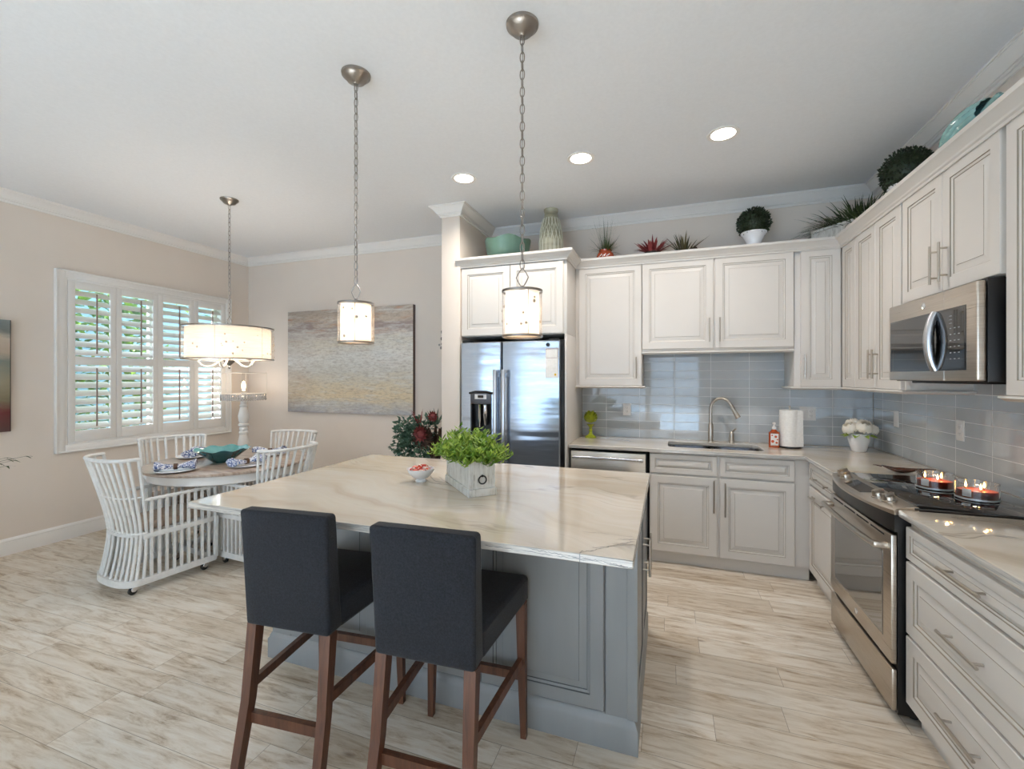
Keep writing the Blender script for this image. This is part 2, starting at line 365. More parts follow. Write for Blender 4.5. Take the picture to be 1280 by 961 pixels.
# ---------------------------------------------------------------- mesh builder: collects shapes, build() links them as ONE mesh object
class MB:
    def __init__(s): s.v = []; s.f = []; s.m = []; s.edge = None
    def add(s, vs, fs, mi=0, X=None):
        b = len(s.v)
        s.v += [tuple((X @ Vector(p)) if X else p) for p in vs]
        s.f += [tuple(i+b for i in f) for f in fs]; s.m += [mi]*len(fs)
        return s
    def bm(s, bm, mi=0, X=None):
        bm.verts.index_update()
        s.add([v.co[:] for v in bm.verts], [[v.index for v in f.verts] for f in bm.faces], mi, X); bm.free(); return s
    def box(s, x0, x1, y0, y1, z0, z1, mi=0, bev=0.0, seg=2, X=None):
        bm = bmesh.new(); bmesh.ops.create_cube(bm, size=1)
        for v in bm.verts: v.co = ((x0+x1)/2+v.co.x*(x1-x0), (y0+y1)/2+v.co.y*(y1-y0), (z0+z1)/2+v.co.z*(z1-z0))
        if bev: bmesh.ops.bevel(bm, geom=list(bm.edges), offset=bev, segments=seg, profile=0.5, affect='EDGES')
        return s.bm(bm, mi, X)
    def lathe(s, prof, n=32, mi=0, X=None, wob=None):
        """prof: (r, z) from bottom to top; closed where r == 0"""
        vs = []; fs = []; idx = []
        for k, (r, z) in enumerate(prof):
            if r <= 1e-6: idx.append([len(vs)]); vs.append((0, 0, z))
            else:
                idx.append(list(range(len(vs), len(vs)+n)))
                for i in range(n):
                    a = 2*PI*i/n; rr, zz = (r, z) if not wob else wob(a, r, z, k)
                    vs.append((rr*math.cos(a), rr*math.sin(a), zz))
        for a, b in zip(idx, idx[1:]):
            for i in range(n):
                j = (i+1) % n
                if len(a) == 1 and len(b) == 1: continue
                if len(a) == 1: fs.append((a[0], b[j], b[i]))
                elif len(b) == 1: fs.append((a[i], a[j], b[0]))
                else: fs.append((a[i], a[j], b[j], b[i]))
        return s.add(vs, fs, mi, X)
    def cyl(s, r, z0, z1, n=24, mi=0, X=None, r2=None, bev=0.0):
        r2 = r if r2 is None else r2
        p = [(0, z0), (r, z0), (r2, z1), (0, z1)] if not bev else [(0, z0), (r-bev, z0), (r, z0+bev), (r2, z1-bev), (r2-bev, z1), (0, z1)]
        return s.lathe(p, n, mi, X)
    def tube(s, pts, r, n=8, mi=0, closed=False, X=None, caps=True, sq=None):
        """tube along points; r number or list; sq=(half width, half height) gives a rectangular section"""
        P = [Vector(p) for p in pts]; N = len(P); vs = []; fs = []
        ref = None
        for i, p in enumerate(P):
            a = P[i-1] if (i > 0 or closed) else p; b = P[(i+1) % N] if (i < N-1 or closed) else p
            t = (b-a).normalized()
            if ref is None: ref = Vector((0, 0, 1)) if abs(t.z) < 0.9 else Vector((1, 0, 0))
            u = t.cross(ref)
            if u.length < 1e-5: ref = Vector((0, 1, 0)); u = t.cross(ref)
            u.normalize(); w = u.cross(t).normalized(); ref = w
            rr = r[i] if isinstance(r, (list, tuple)) else r
            if sq: sec = [(-sq[0], -sq[1]), (sq[0], -sq[1]), (sq[0], sq[1]), (-sq[0], sq[1])]
            else: sec = [(rr*math.cos(2*PI*k/n), rr*math.sin(2*PI*k/n)) for k in range(n)]
            for (c, d) in sec: vs.append((p+u*c+w*d)[:])
        n = len(sec)
        for i in range(N if closed else N-1):
            j = (i+1) % N
            for k in range(n): fs.append((i*n+k, i*n+(k+1) % n, j*n+(k+1) % n, j*n+k))
        if caps and not closed: fs.append(tuple(range(n))[::-1]); fs.append(tuple((N-1)*n+k for k in range(n)))
        return s.add(vs, fs, mi, X)
    def ball(s, c, r, mi=0, n=12, m=8, sc=(1, 1, 1)):
        return s.lathe([(r*math.sin(PI*i/m), -r*math.cos(PI*i/m)) for i in range(m+1)], n, mi, Matrix.Translation(c) @ Matrix.Diagonal((*sc, 1)))
    def prism(s, poly, z0, z1, mi=0, holes=(), X=None):
        bm = bmesh.new(); es = []
        for loop in [poly]+list(holes):
            vv = [bm.verts.new((x, y, z0)) for x, y in loop]
            es += [bm.edges.new((vv[i], vv[(i+1) % len(vv)])) for i in range(len(vv))]
        bmesh.ops.triangle_fill(bm, use_beauty=True, use_dissolve=True, edges=es)
        r = bmesh.ops.extrude_face_region(bm, geom=list(bm.faces))
        for v in r['geom']:
            if isinstance(v, bmesh.types.BMVert): v.co.z = z1
        bmesh.ops.recalc_face_normals(bm, faces=list(bm.faces))
        return s.bm(bm, mi, X)
    def sweep(s, path, prof, mi=0, closed=False):
        """prof: (out, z) closed outline swept along an XY path; out is to the RIGHT of travel; mitred corners"""
        P = [Vector((p[0], p[1])) for p in path]; N = len(P); vs = []; fs = []; K = len(prof)
        for i, p in enumerate(P):
            d0 = (p-P[i-1]).normalized() if (i > 0 or closed) else None
            d1 = (P[(i+1) % N]-p).normalized() if (i < N-1 or closed) else None
            d0 = d0 or d1; d1 = d1 or d0
            n0 = Vector((d0.y, -d0.x)); n1 = Vector((d1.y, -d1.x)); m = (n0+n1).normalized(); k = 1/max(0.2, m.dot(n0))
            for (o, z) in prof: vs.append((p.x+m.x*k*o, p.y+m.y*k*o, z))
        for i in range(N if closed else N-1):
            j = (i+1) % N
            for k in range(K): fs.append((i*K+k, i*K+(k+1) % K, j*K+(k+1) % K, j*K+k))
        if not closed: fs += [tuple(range(K))[::-1], tuple((N-1)*K+k for k in range(K))]
        return s.add(vs, fs, mi)
    def rings(s, x0, x1, z0, z1, levels, mi=None, X=None):
        """nested rectangles in the XZ plane facing -Y. levels: (inset, y, material of the band that leads to it)"""
        vs = []; fs = []; ms = []
        for i, (ins, y, mm) in enumerate(levels):
            vs += [(x0+ins, y, z0+ins), (x1-ins, y, z0+ins), (x1-ins, y, z1-ins), (x0+ins, y, z1-ins)]
            if i:
                a = (i-1)*4; b = i*4
                for k in range(4): fs.append((a+k, a+(k+1) % 4, b+(k+1) % 4, b+k)); ms.append(mm)
        L = (len(levels)-1)*4; fs.append((L, L+1, L+2, L+3)); ms.append(levels[-1][2]); fs.append((3, 2, 1, 0)); ms.append(0)
        b = len(s.v); s.v += [tuple((X @ Vector(p)) if X else p) for p in vs]; s.f += [tuple(i+b for i in f) for f in fs]; s.m += ms
        return s
    def panel(s, x0, x1, z0, z1, t=0.02, st=0.058, y=0.0, X=None):
        """raised-panel door or drawer front, back at y, front at y-t"""
        h = min(x1-x0, z1-z0)/2
        k = min(1.0, (h-0.004)/(st+0.062))
        a = st*k; q = k
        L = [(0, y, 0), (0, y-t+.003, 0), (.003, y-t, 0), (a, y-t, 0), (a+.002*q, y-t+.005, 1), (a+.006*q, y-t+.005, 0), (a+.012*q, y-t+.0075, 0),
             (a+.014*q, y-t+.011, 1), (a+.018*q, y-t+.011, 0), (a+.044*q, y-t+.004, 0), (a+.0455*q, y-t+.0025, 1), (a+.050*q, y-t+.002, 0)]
        return s.rings(x0, x1, z0, z1, L, X=X)
    def leaf(s, p, d, L, w, up=(0, 0, 1), mi=0, fold=0.25, droop=0.0):
        p = Vector(p); d = Vector(d).normalized(); up = Vector(up); u = d.cross(up)
        if u.length < 1e-4: u = d.cross(Vector((1, 0.3, 0)))
        u.normalize(); n = u.cross(d)
        c = p+d*L*0.5-Vector((0, 0, droop*L*0.3)); e = p+d*L-Vector((0, 0, droop*L))
        return s.add([p[:], (c+u*w/2+n*w*fold)[:], e[:], (c-u*w/2+n*w*fold)[:], c[:]], [(0, 1, 4), (4, 1, 2), (0, 4, 3), (4, 2, 3)], mi)
    def blade(s, p, d, L, w, droop=0.6, seg=4, mi=0):
        p = Vector(p); d = Vector(d).normalized(); u = d.cross(Vector((0, 0, 1)))
        if u.length < 1e-3: u = Vector((1, 0, 0))
        u.normalize(); vs = []; fs = []
        for i in range(seg+1):
            f = i/seg; q = p+d*L*f-Vector((0, 0, droop*L*f*f)); ww = w*(1-f)**0.7*0.5
            if i < seg: vs += [(q+u*ww)[:], (q-u*ww)[:]]
            else: vs.append(q[:])
        for i in range(seg-1): fs.append((2*i, 2*i+1, 2*i+3, 2*i+2))
        fs.append((2*seg-2, 2*seg-1, 2*seg))
        return s.add(vs, fs, mi)
    def build(s, name, m, parent=None, loc=None, rot=None, smooth=True, ang=35):
        me = bpy.data.meshes.new(name); me.from_pydata(s.v, [], s.f)
        for x in (m if isinstance(m, (list, tuple)) else [m]): me.materials.append(M[x] if isinstance(x, str) else x)
        me.polygons.foreach_set('material_index', s.m); me.update(); me.validate()
        if s.edge is not None:
            for p in me.polygons:
                if abs(p.normal.z) < .3: p.material_index = s.edge
        if smooth: me.shade_smooth(); me.set_sharp_from_angle(angle=R(ang))
        o = bpy.data.objects.new(name, me); C.objects.link(o)
        if parent: o.parent = parent
        if loc: o.location = loc
        if rot: o.rotation_euler = rot
        return o

def tag(o, label, cat, group=None, kind=None):
    o['label'] = label; o['category'] = cat
    if group: o['group'] = group
    if kind: o['kind'] = kind
    return o
def thing(name, label, cat, loc=(0, 0, 0), rz=0, group=None):
    o = bpy.data.objects.new(name, None); C.objects.link(o); o.location = loc; o.rotation_euler = (0, 0, rz)
    o.empty_display_size = 0.05
    return tag(o, label, cat, group)
def struct(o): o['kind'] = 'structure'; return o
def kids(o): return [c for c in C.objects if c.parent == o]
def dup(o, loc=None, rz=None, label=None, parent=None):
    c = o.copy(); C.objects.link(c)
    if parent: c.parent = parent
    if loc is not None: c.location = loc
    if rz is not None: c.rotation_euler = (0, 0, rz)
    if label: c['label'] = label
    for k in kids(o): dup(k, parent=c)
    return c
def arc(c, r, a0, a1, n, z=None):
    return [((c[0]+r*math.cos(a0+(a1-a0)*i/n)), (c[1]+r*math.sin(a0+(a1-a0)*i/n))) + (() if z is None else (z,)) for i in range(n+1)]
T = Matrix.Translation
def RX(a): return Matrix.Rotation(a, 4, 'X')
def RY(a): return Matrix.Rotation(a, 4, 'Y')
def RZ(a): return Matrix.Rotation(a, 4, 'Z')

# ================================================================ the room
XL, XR, YB, YF, ZC = -5.2, 1.57, 4.36, -3.5, 3.025
CX0, CX1, CY = -1.954, -1.77, 3.62
struct(MB().box(XL-.15, XR+.15, YF-.15, YB+.15, -.12, 0).build('floor', 'floor'))
struct(MB().box(XL-.15, XR+.15, YF-.15, YB+.15, ZC, ZC+.12).build('ceiling', 'ceiling'))
struct(MB().box(XL-.15, XR+.15, YB, YB+.15, 0, ZC).build('wall_back', 'wall'))
struct(MB().box(XR, XR+.15, YF-.15, YB, 0, ZC).build('wall_right', 'wall'))
struct(MB().box(CX0, CX1, CY, YB, 0, ZC, bev=.004).build('wall_middle', 'wall'))
WY0, WY1, WZ0, WZ1 = 2.49, 4.0, .90, 2.36       # opening of the shuttered window
w = MB()
w.box(XL-.15, XL, YF-.15, WY0, 0, ZC); w.box(XL-.15, XL, WY1, YB, 0, ZC); w.box(XL-.15, XL, WY0, WY1, 0, WZ0); w.box(XL-.15, XL, WY0, WY1, WZ1, ZC)
struct(w.build('wall_left', 'wall'))
# unseen wall behind the camera, glazed doors made wide to let in more daylight
GX0, GX1, GZ1 = -4.4, 0.8, 2.45
w = MB(); w.box(XL, GX0, YF-.15, YF, 0, ZC); w.box(GX1, XR, YF-.15, YF, 0, ZC); w.box(GX0, GX1, YF-.15, YF, GZ1, ZC)
struct(w.build('unseen_wall_front', 'wall'))
dr = MB(); gl = MB()
for i in range(4):
    a = GX0+i*(GX1-GX0)/4; b = GX0+(i+1)*(GX1-GX0)/4; y0, y1 = YF-.10, YF-.05
    dr.box(a, a+.07, y0, y1, 0, GZ1, bev=.004); dr.box(b-.07, b, y0, y1, 0, GZ1, bev=.004)
    dr.box(a+.07, b-.07, y0, y1, 0, .12, bev=.004); dr.box(a+.07, b-.07, y0, y1, GZ1-.08, GZ1, bev=.004)
    for k in range(1, 5): dr.box(a+.07, b-.07, y0+.015, y1-.015, .12+k*.45, .145+k*.45)
    dr.box((a+b)/2-.012, (a+b)/2+.012, y0+.015, y1-.015, .12, GZ1-.08)
    gl.box(a+.07, b-.07, YF-.078, YF-.072, .12, GZ1-.08)
d = struct(dr.build('door_1', 'trim')); gl.build('glass_pane', 'pane', d)

walk = [(XL, YF), (XL, YB), (CX0, YB), (CX0, CY), (CX1, CY), (CX1, YB), (XR, YB), (XR, YF)]
CR = [(-.005, ZC+.002), (.088, ZC+.002), (.088, ZC-.009), (.078, ZC-.009), (.078, ZC-.015), (.070, ZC-.020), (.058, ZC-.030), (.046, ZC-.042), (.036, ZC-.054), (.030, ZC-.062), (.022, ZC-.062), (.022, ZC-.067), (.026, ZC-.070), (.020, ZC-.075), (.012, ZC-.075), (.012, ZC-.092), (-.005, ZC-.092)]
struct(MB().sweep(walk, CR).build('trim_1', 'trim', ang=12))
BB = [(-.005, -.002), (.016, -.002), (.016, .104), (.010, .104), (.010, .110), (.014, .114), (.012, .124), (.006, .132), (.003, .138), (-.005, .138)]
struct(MB().sweep([(XL, YF), (XL, YB), (CX0, YB), (CX0, CY), (CX1-.01, CY)], BB).build('baseboard_left', 'trim', ang=12))

M['tiltrod'] = mat('shaded_rod', (150, 128, 118), .5)  # brownish tone puts the rod's shade into its colour
# ---- shuttered window on the left wall; local x runs along +Y, front faces +X
win = bpy.data.objects.new('window_1', None); C.objects.link(win); win.location = (XL, 0, 0); struct(win)
cas = MB()
cy0, cy1, cz0, cz1 = 2.405, 4.09, .80, 2.455
path = [(cz0, cy0), (cz1, cy0), (cz1, cy1), (cz0, cy1)]
def frame_yz(mb, y0, y1, z0, z1, wd, x0, x1, mi=0, bev=.004):
    mb.box(x0, x1, y0, y0+wd, z0, z1, mi, bev); mb.box(x0, x1, y1-wd, y1, z0, z1, mi, bev)
    mb.box(x0, x1, y0+wd, y1-wd, z0, z0+wd, mi, bev); mb.box(x0, x1, y0+wd, y1-wd, z1-wd, z1, mi, bev)
frame_yz(cas, cy0, cy1, cz0, cz1, .062, -.002, .030)
frame_yz(cas, cy0-.006, cy1+.006, cz0-.006, cz1+.006, .016, -.002, .038)
frame_yz(cas, cy0+.060, cy1-.060, cz0+.060, cz1-.060, .022, -.002, .022)
cas.build('casing', 'trim', win)
jb = MB(); frame_yz(jb, WY0-.01, WY1+.01, WZ0-.01, WZ1+.01, .012, -.15, .0); jb.build('jamb', 'trim', win)
pw = (cy1-.08-(cy0+.08))/4
ops = [(2.542, 2.817), (2.912, 3.205), (3.300, 3.602), (3.685, 3.965)]
for i in range(4):
    a = cy0+.083+i*pw; b = a+pw-.003; o0, o1 = ops[i]
    o0 = max(o0, a+.045); o1 = min(o1, b-.045)
    p = MB(); x0, x1 = .0, .026
    z0, z1 = cz0+.083, cz1-.083
    p.box(x0, x1, a, o0, z0, z1, bev=.002); p.box(x0, x1, o1, b, z0, z1, bev=.002)
    for (q0, q1) in ((z0, .985), (1.60, 1.675), (2.305, z1)): p.box(x0, x1, o0, o1, q0, q1, bev=.002)
    sh = p.build('shutter', 'trim', win)
    for (q0, q1, nn) in ((.985, 1.60, 8), (1.675, 2.305, 8)):
        lv = MB(); st = (q1-q0)/nn
        for k in range(nn):
            X = T((-.002, 0, q0+st*(k+.5))) @ RY(R(48))
            prof = [(.038*math.cos(t), .0055*math.sin(t)) for t in [2*PI*j/10 for j in range(10)]]
            vs = [(u, o0+.001, v) for u, v in prof]+[(u, o1-.001, v) for u, v in prof]
            fs = [(j, (j+1) % 10, 10+(j+1) % 10, 10+j) for j in range(10)]+[tuple(range(10))[::-1], tuple(range(10, 20))]
            lv.add(vs, fs, 0, X)
        lv.build('louvers', 'trim', sh)
        m_ = (o0+o1)/2+.02
        MB().box(.036, .044, m_-.006, m_+.006, q0+.03, q1-.03, bev=.002).build('tilt_rod', 'tiltrod', sh)
MB().box(-.115, -.110, WY0, WY1, WZ0, WZ1).build('glass_pane', 'pane', win)
mu = MB()
for y_ in (WY0, 3.235, WY1-.04): mu.box(-.135, -.095, y_, y_+.04, WZ0, WZ1)
mu.box(-.135, -.095, WY0, WY1, WZ0, WZ0+.04); mu.box(-.135, -.095, WY0, WY1, WZ1-.04, WZ1); mu.box(-.135, -.095, WY0, WY1, 1.60, 1.64)
mu.build('sash', 'trim', win)

# ---- the garden outside
lw = MB().box(-16, -5.36, -12, 14, -.3, -.15).build('ground', 'lawn'); struct(lw)
struct(MB().box(-16, 8, -16, -3.66, -.30, -.12).build('ground_terrace', 'stucco'))
tag(MB().box(-9.6, -9.4, 3.0, 13.5, -.15, 3.4).build('garden_wall', 'stucco'), 'pale blue-white neighbouring wall seen through the shutter louvers', 'wall', kind='structure')
hd = MB()
for k in range(4200):
    y = rnd.uniform(2.5, 5.1) if k % 3 else rnd.uniform(4.8, 7.5); z = rnd.uniform(-.15, 3.6)
    x = -8.3+rnd.uniform(-.5, .5)-.06*(y-3)+.25*math.sin(y*2.3+z*1.7)
    if y > 5.1 and z < 2.3+.3*math.sin(y*5): continue
    if z > 2.6+.5*math.sin(y*1.9) and rnd.random() < .75: continue
    hd.leaf((x, y, z), (rnd.uniform(-.4, 1), rnd.uniform(-1, 1), rnd.uniform(-.6, .9)), rnd.uniform(.12, .26), rnd.uniform(.06, .12))
tag(hd.build('garden_hedge', 'hedge', smooth=False), 'sunlit green hedge outside behind the white shutters', 'hedge', kind='stuff')

# ================================================================ tiled backsplash (one for each wall), in world coordinates offset so joints fall as in the photo
bx = MB().box(-.797-.964, 1.558-.964, -.011, -.001, .001, .80)
b_ = bx.build('tile_backsplash', 'tile', loc=(.964, YB, .914))
tag(b_, 'grey glass subway tile backsplash on the wall behind the sink', 'backsplash')
bx = MB().box(-.009, -.001, 1.56-2.945, YB-.012-2.945, .001, .62)
b_ = bx.build('tile_backsplash', 'tile', loc=(XR, 2.945, .914))
tag(b_, 'grey glass subway tile backsplash running along the wall behind the cooktop', 'backsplash')

# ================================================================ cabinets. local frame: x along the run, y into the wall, front of the carcass at y=0, doors in front of it
def pull_v(x, z0, z1, y, par):
    h = MB(); h.tube([(x, y-.032, z0), (x, y-.032, z1)], .0058, 10)
    for z in (z0+.03, z1-.03): h.tube([(x, y, z), (x, y-.032, z)], .0045, 8)
    return h.build('handle', 'nickel', par)
def pull_h(x0, x1, z, y, par):
    h = MB(); h.tube([(x0, y-.032, z), (x1, y-.032, z)], .0058, 10)
    for x in (x0+.03, x1-.03): h.tube([(x, y, z), (x, y-.032, z)], .0045, 8)
    return h.build('handle', 'nickel', par)
RAIL = [(0, 0), (.022, 0), (.026, -.004), (.026, -.010), (.016, -.016), (.010, -.022), (0, -.022)]
def cabinet(name, label, loc, rz, w, depth, z0, z1, fronts, group, m=('cab', 'glaze'), toe=False, x0=0.0, hollow=False, rail=None, body_z1=None):
    t = thing(name, label, 'cabinet', (loc[0], loc[1], 0), rz, group)
    b = MB(); zt = body_z1 or z1
    if hollow:
        b.box(x0, x0+.018, .018, depth, z0, zt); b.box(w-.018, w, .018, depth, z0, zt); b.box(x0+.018, w-.018, depth-.01, depth, z0, zt)
        b.box(x0+.018, w-.018, .018, depth-.01, z0, z0+.018); b.box(x0, w, 0, .018, z0, zt)
    else: b.box(x0, w, 0, depth, z0, zt, bev=.0015)
    b.build('carcass', m[0], t)
    if toe: MB().box(x0, w, .035, depth, 0, z0).build('toe_kick', m[0], t)
    for f in fronts:
        kind, a, c, q0, q1 = f[:5]; h = f[5] if len(f) > 5 else None
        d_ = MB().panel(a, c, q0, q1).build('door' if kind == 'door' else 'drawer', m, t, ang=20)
        if h and h[0] == 'v': pull_v(h[1], h[2], h[3], -.02, d_)
        if h and h[0] == 'h': pull_h(h[1], h[2], h[3], -.02, d_)
    if rail:
        r = MB()
        for pth in rail: r.sweep(pth, [(o, z0+z) for o, z in RAIL])
        r.build('light_rail', m[0], t, ang=50)
    return t
BKU, BKB, RTU, RTB = 4.04, 3.74, 1.265, .97
g = 'white wall cabinets'
# back wall (world x = loc x + local x)
cabinet('wall_cabinet', 'cream wall cabinet with one door, next to the fridge surround', (-.80, BKU), 0, .585, YB-BKU-.002, 1.405, 2.48,
        [('door', .034, .580, 1.407, 2.472, ('v', .537, 1.47, 1.657))], g, rail=[[(-.0, .0), (.585, .0), (.585, .30)]])
cabinet('wall_cabinet', 'wide cream two-door wall cabinet above the sink, shorter than its neighbours', (-.2145, BKU), 0, 1.1485, YB-BKU-.002, 1.70, 2.48,
        [('door', .002, .567, 1.722, 2.472, ('v', .535, 1.772, 1.971)), ('door', .580, 1.144, 1.722, 2.472, ('v', .613, 1.772, 1.971))], g, rail=[[(.0, .0), (1.148, .0)]])
cabinet('wall_cabinet', 'narrow tall cream wall cabinet in the inner corner, facing the room beside the sink', (.935, BKU), 0, .329, YB-BKU-.002, 1.405, 2.48,
        [('door', .040, .306, 1.407, 2.472, ('v', .062, 1.47, 1.657))], g, rail=[[(0, .30), (0, 0), (.329, 0)]])
# right wall: origin at far end, local x runs towards the camera
RZm = -PI/2
cabinet('wall_cabinet', 'narrowest cream wall cabinet without a handle, on the range wall right at the corner', (RTU, YB-.002), RZm, .590, XR-RTU-.002, 1.405, 2.48,
        [('door', .345, .588, 1.407, 2.472)], g, rail=[[(.32, 0), (.592, 0)]])
cabinet('wall_cabinet', 'tall cream two-door wall cabinet on the range wall between corner and microwave', (RTU, 3.766), RZm, .666, XR-RTU-.002, 1.405, 2.48,
        [('door', .003, .320, 1.407, 2.472, ('v', .300, 1.471, 1.655)), ('door', .324, .650, 1.407, 2.472, ('v', .360, 1.471, 1.655))], g,
        rail=[[(0, 0), (.666, 0), (.666, .30)]])
cabinet('wall_cabinet', 'cream two-door wall cabinet directly above the microwave', (RTU, 3.098), RZm, .796, XR-RTU-.002, 1.888, 2.48,
        [('door', .002, .388, 1.890, 2.472, ('v', .352, 1.933, 2.121)), ('door', .392, .786, 1.890, 2.472, ('v', .430, 1.933, 2.121))], g)
cabinet('wall_cabinet', 'tall cream wall cabinet cut by the right edge of the photo, beside the microwave', (RTU, 2.29), RZm, .47, XR-RTU-.002, 1.405, 2.48,
        [('door', .010, .455, 1.407, 2.472, ('v', .42, 1.471, 1.655))], g, rail=[[(0, .30), (0, 0), (.47, 0)]])
# fridge surround
fc = thing('wall_cabinet', 'deep cream two-door cabinet over the refrigerator with tall side panel', 'cabinet', (0, 3.66, 0), 0, g)
MB().box(-1.766, -.800, 0, .70, 1.846, 2.48, bev=.0015).build('carcass', 'cab', fc)
MB().box(-.818, -.800, -.002, .70, 0, 1.846, bev=.002).build('side_panel', 'cab', fc)
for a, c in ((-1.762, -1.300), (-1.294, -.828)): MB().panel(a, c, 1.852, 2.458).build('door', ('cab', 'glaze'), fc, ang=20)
# cornice on top of the wall cabinets
crp = [(0, 2.462), (.006, 2.462), (.008, 2.474), (.016, 2.480), (.020, 2.488), (.026, 2.494), (.044, 2.512), (.052, 2.518), (.056, 2.520), (.058, 2.540), (0, 2.540)]
cc = MB().sweep([(-1.80, 3.637), (-.797, 3.637), (-.797, 4.017), (1.243, 4.017), (1.243, 1.82)], crp)
cc.prism([(-1.765, 3.64), (-.80, 3.64), (-.80, 4.02), (1.25, 4.02), (1.25, 1.82), (1.565, 1.82), (1.565, 4.355), (-1.765, 4.355)], 2.482, 2.506)
tag(cc.build('cabinet_cornice', 'cab', ang=18), 'cream cornice moulding running along the tops of the wall cabinets', 'cornice')

# base cabinets
g = 'cream base cabinets'
cabinet('base_cabinet', 'cream sink base cabinet with two doors below two false drawer fronts', (-.142, BKB), 0, 1.110, YB-BKB-.002, .10, .882,
        [('drawer', .006, .494, .722, .872), ('drawer', .514, 1.008, .722, .872),
         ('door', .006, .494, .104, .706, ('v', .470, .449, .694)), ('door', .514, 1.008, .104, .706, ('v', .548, .426, .681))], g, toe=True, hollow=True)
cabinet('base_cabinet', 'narrow cream base cabinet with drawer and door, left of the range', (RTB, YB-.002), RZm, 1.248, XR-RTB-.002, .10, .882,
        [('drawer', .655, 1.238, .722, .872, ('h', .80, 1.08, .782)), ('door', .655, 1.238, .104, .706, ('h', .76, 1.03, .648))], g, toe=True, x0=.635)
cabinet('base_cabinet', 'cream base cabinet with three wide drawers in the right foreground', (RTB, 2.336), RZm, .795, XR-RTB-.002, .10, .882,
        [('drawer', .004, .790, .712, .846, ('h', .305, .535, .788)), ('drawer', .004, .790, .398, .700, ('h', .300, .525, .556)),
         ('drawer', .004, .790, .102, .386, ('h', .295, .510, .250))], g, toe=True)

# counters
def rrect(x0, x1, y0, y1, r, n=5):
    return arc((x1-r, y1-r), r, 0, PI/2, n)+arc((x0+r, y1-r), r, PI/2, PI, n)+arc((x0+r, y0+r), r, PI, 1.5*PI, n)+arc((x1-r, y0+r), r, 1.5*PI, 2*PI, n)
SK = (0.0, .70, 3.85, 4.20)
CH = .884
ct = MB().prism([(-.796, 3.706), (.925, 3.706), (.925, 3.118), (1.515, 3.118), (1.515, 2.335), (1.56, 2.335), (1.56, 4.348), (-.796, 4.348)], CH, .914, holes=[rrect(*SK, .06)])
ct.edge = 1; o = ct.build('countertop', ('stone', 'stoneedge_shaded')); bv = o.modifiers.new('edge', 'BEVEL'); bv.width = .004; bv.segments = 2; bv.limit_method = 'ANGLE'
tag(o, 'pale quartzite countertop with the sink cut in, running round the corner', 'countertop')
ct = MB().box(.925, 1.56, 1.54, 2.333, CH, .914, bev=.004); ct.edge = 1; o = ct.build('countertop', ('stone', 'stoneedge_shaded'))
tag(o, 'pale quartzite countertop over the three-drawer cabinet at right', 'countertop')

# sink, faucet, lever
sk = thing('kitchen_sink', 'undermount double-bowl stainless steel sink below the faucet', 'sink', (0, 0, 0))
b = MB()
def bowl(mb, x0, x1, y0, y1, zt, zb):
    lv = [(rrect(x0, x1, y0, y1, .06), zt), (rrect(x0+.004, x1-.004, y0+.004, y1-.004, .06), zb+.03), (rrect(x0+.03, x1-.03, y0+.03, y1-.03, .05), zb)]
    vs = []; fs = []; n = len(lv[0][0])
    for L_, z in lv: vs += [(x, y, z) for x, y in L_]
    for k in range(2):
        for i in range(n): fs.append((k*n+i, k*n+(i+1) % n, (k+1)*n+(i+1) % n, (k+1)*n+i))
    fs.append(tuple(2*n+i for i in range(n))); mb.add(vs, fs)
bowl(b, .0, .34, 3.85, 4.20, .8835, .70); bowl(b, .36, .70, 3.85, 4.20, .8835, .70)
b.box(.335, .365, 3.87, 4.18, .845, .855, bev=.004)
b.build('basin', 'chrome', sk)
for x in (.17, .53): MB().cyl(.03, .700, .703, 20).build('drain', 'nickel', sk, loc=(x, 4.03, 0))
fa = thing('faucet', 'brushed nickel gooseneck faucet with pull-down spray head', 'faucet', (.352, 4.262, .914), R(-24))
MB().lathe([(0, 0), (.027, 0), (.027, .006), (.022, .012), (.021, .15), (.015, .165), (.0, .166)], 20).build('body', 'nickel', fa)
neck = [(0, 0, .15), (0, 0, .285)]+[(.088-.088*math.cos(t), 0, .285+.100*math.sin(t)) for t in [PI*i/14 for i in range(1, 13)]]
e0 = Vector(neck[-1]); dd = (e0-Vector(neck[-2])).normalized()
MB().tube(neck, .012, 12).build('gooseneck', 'nickel', fa)
MB().tube([e0, e0+dd*.05, e0+dd*.12], [.013, .016, .021], 14).build('spray_head', 'nickel', fa)
lv_ = thing('faucet_lever', 'short brushed nickel lever handle beside the faucet', 'faucet handle', (.518, 4.262, .914))
MB().lathe([(0, 0), (.026, 0), (.026, .005), (.021, .012), (.020, .07), (.017, .085), (.010, .095), (0, .098)], 18).build('body', 'nickel', lv_)
MB().tube([(0, 0, .088), (.02, -.01, .115), (.035, -.02, .122)], [.007, .006, .005], 8).build('lever', 'nickel', lv_)

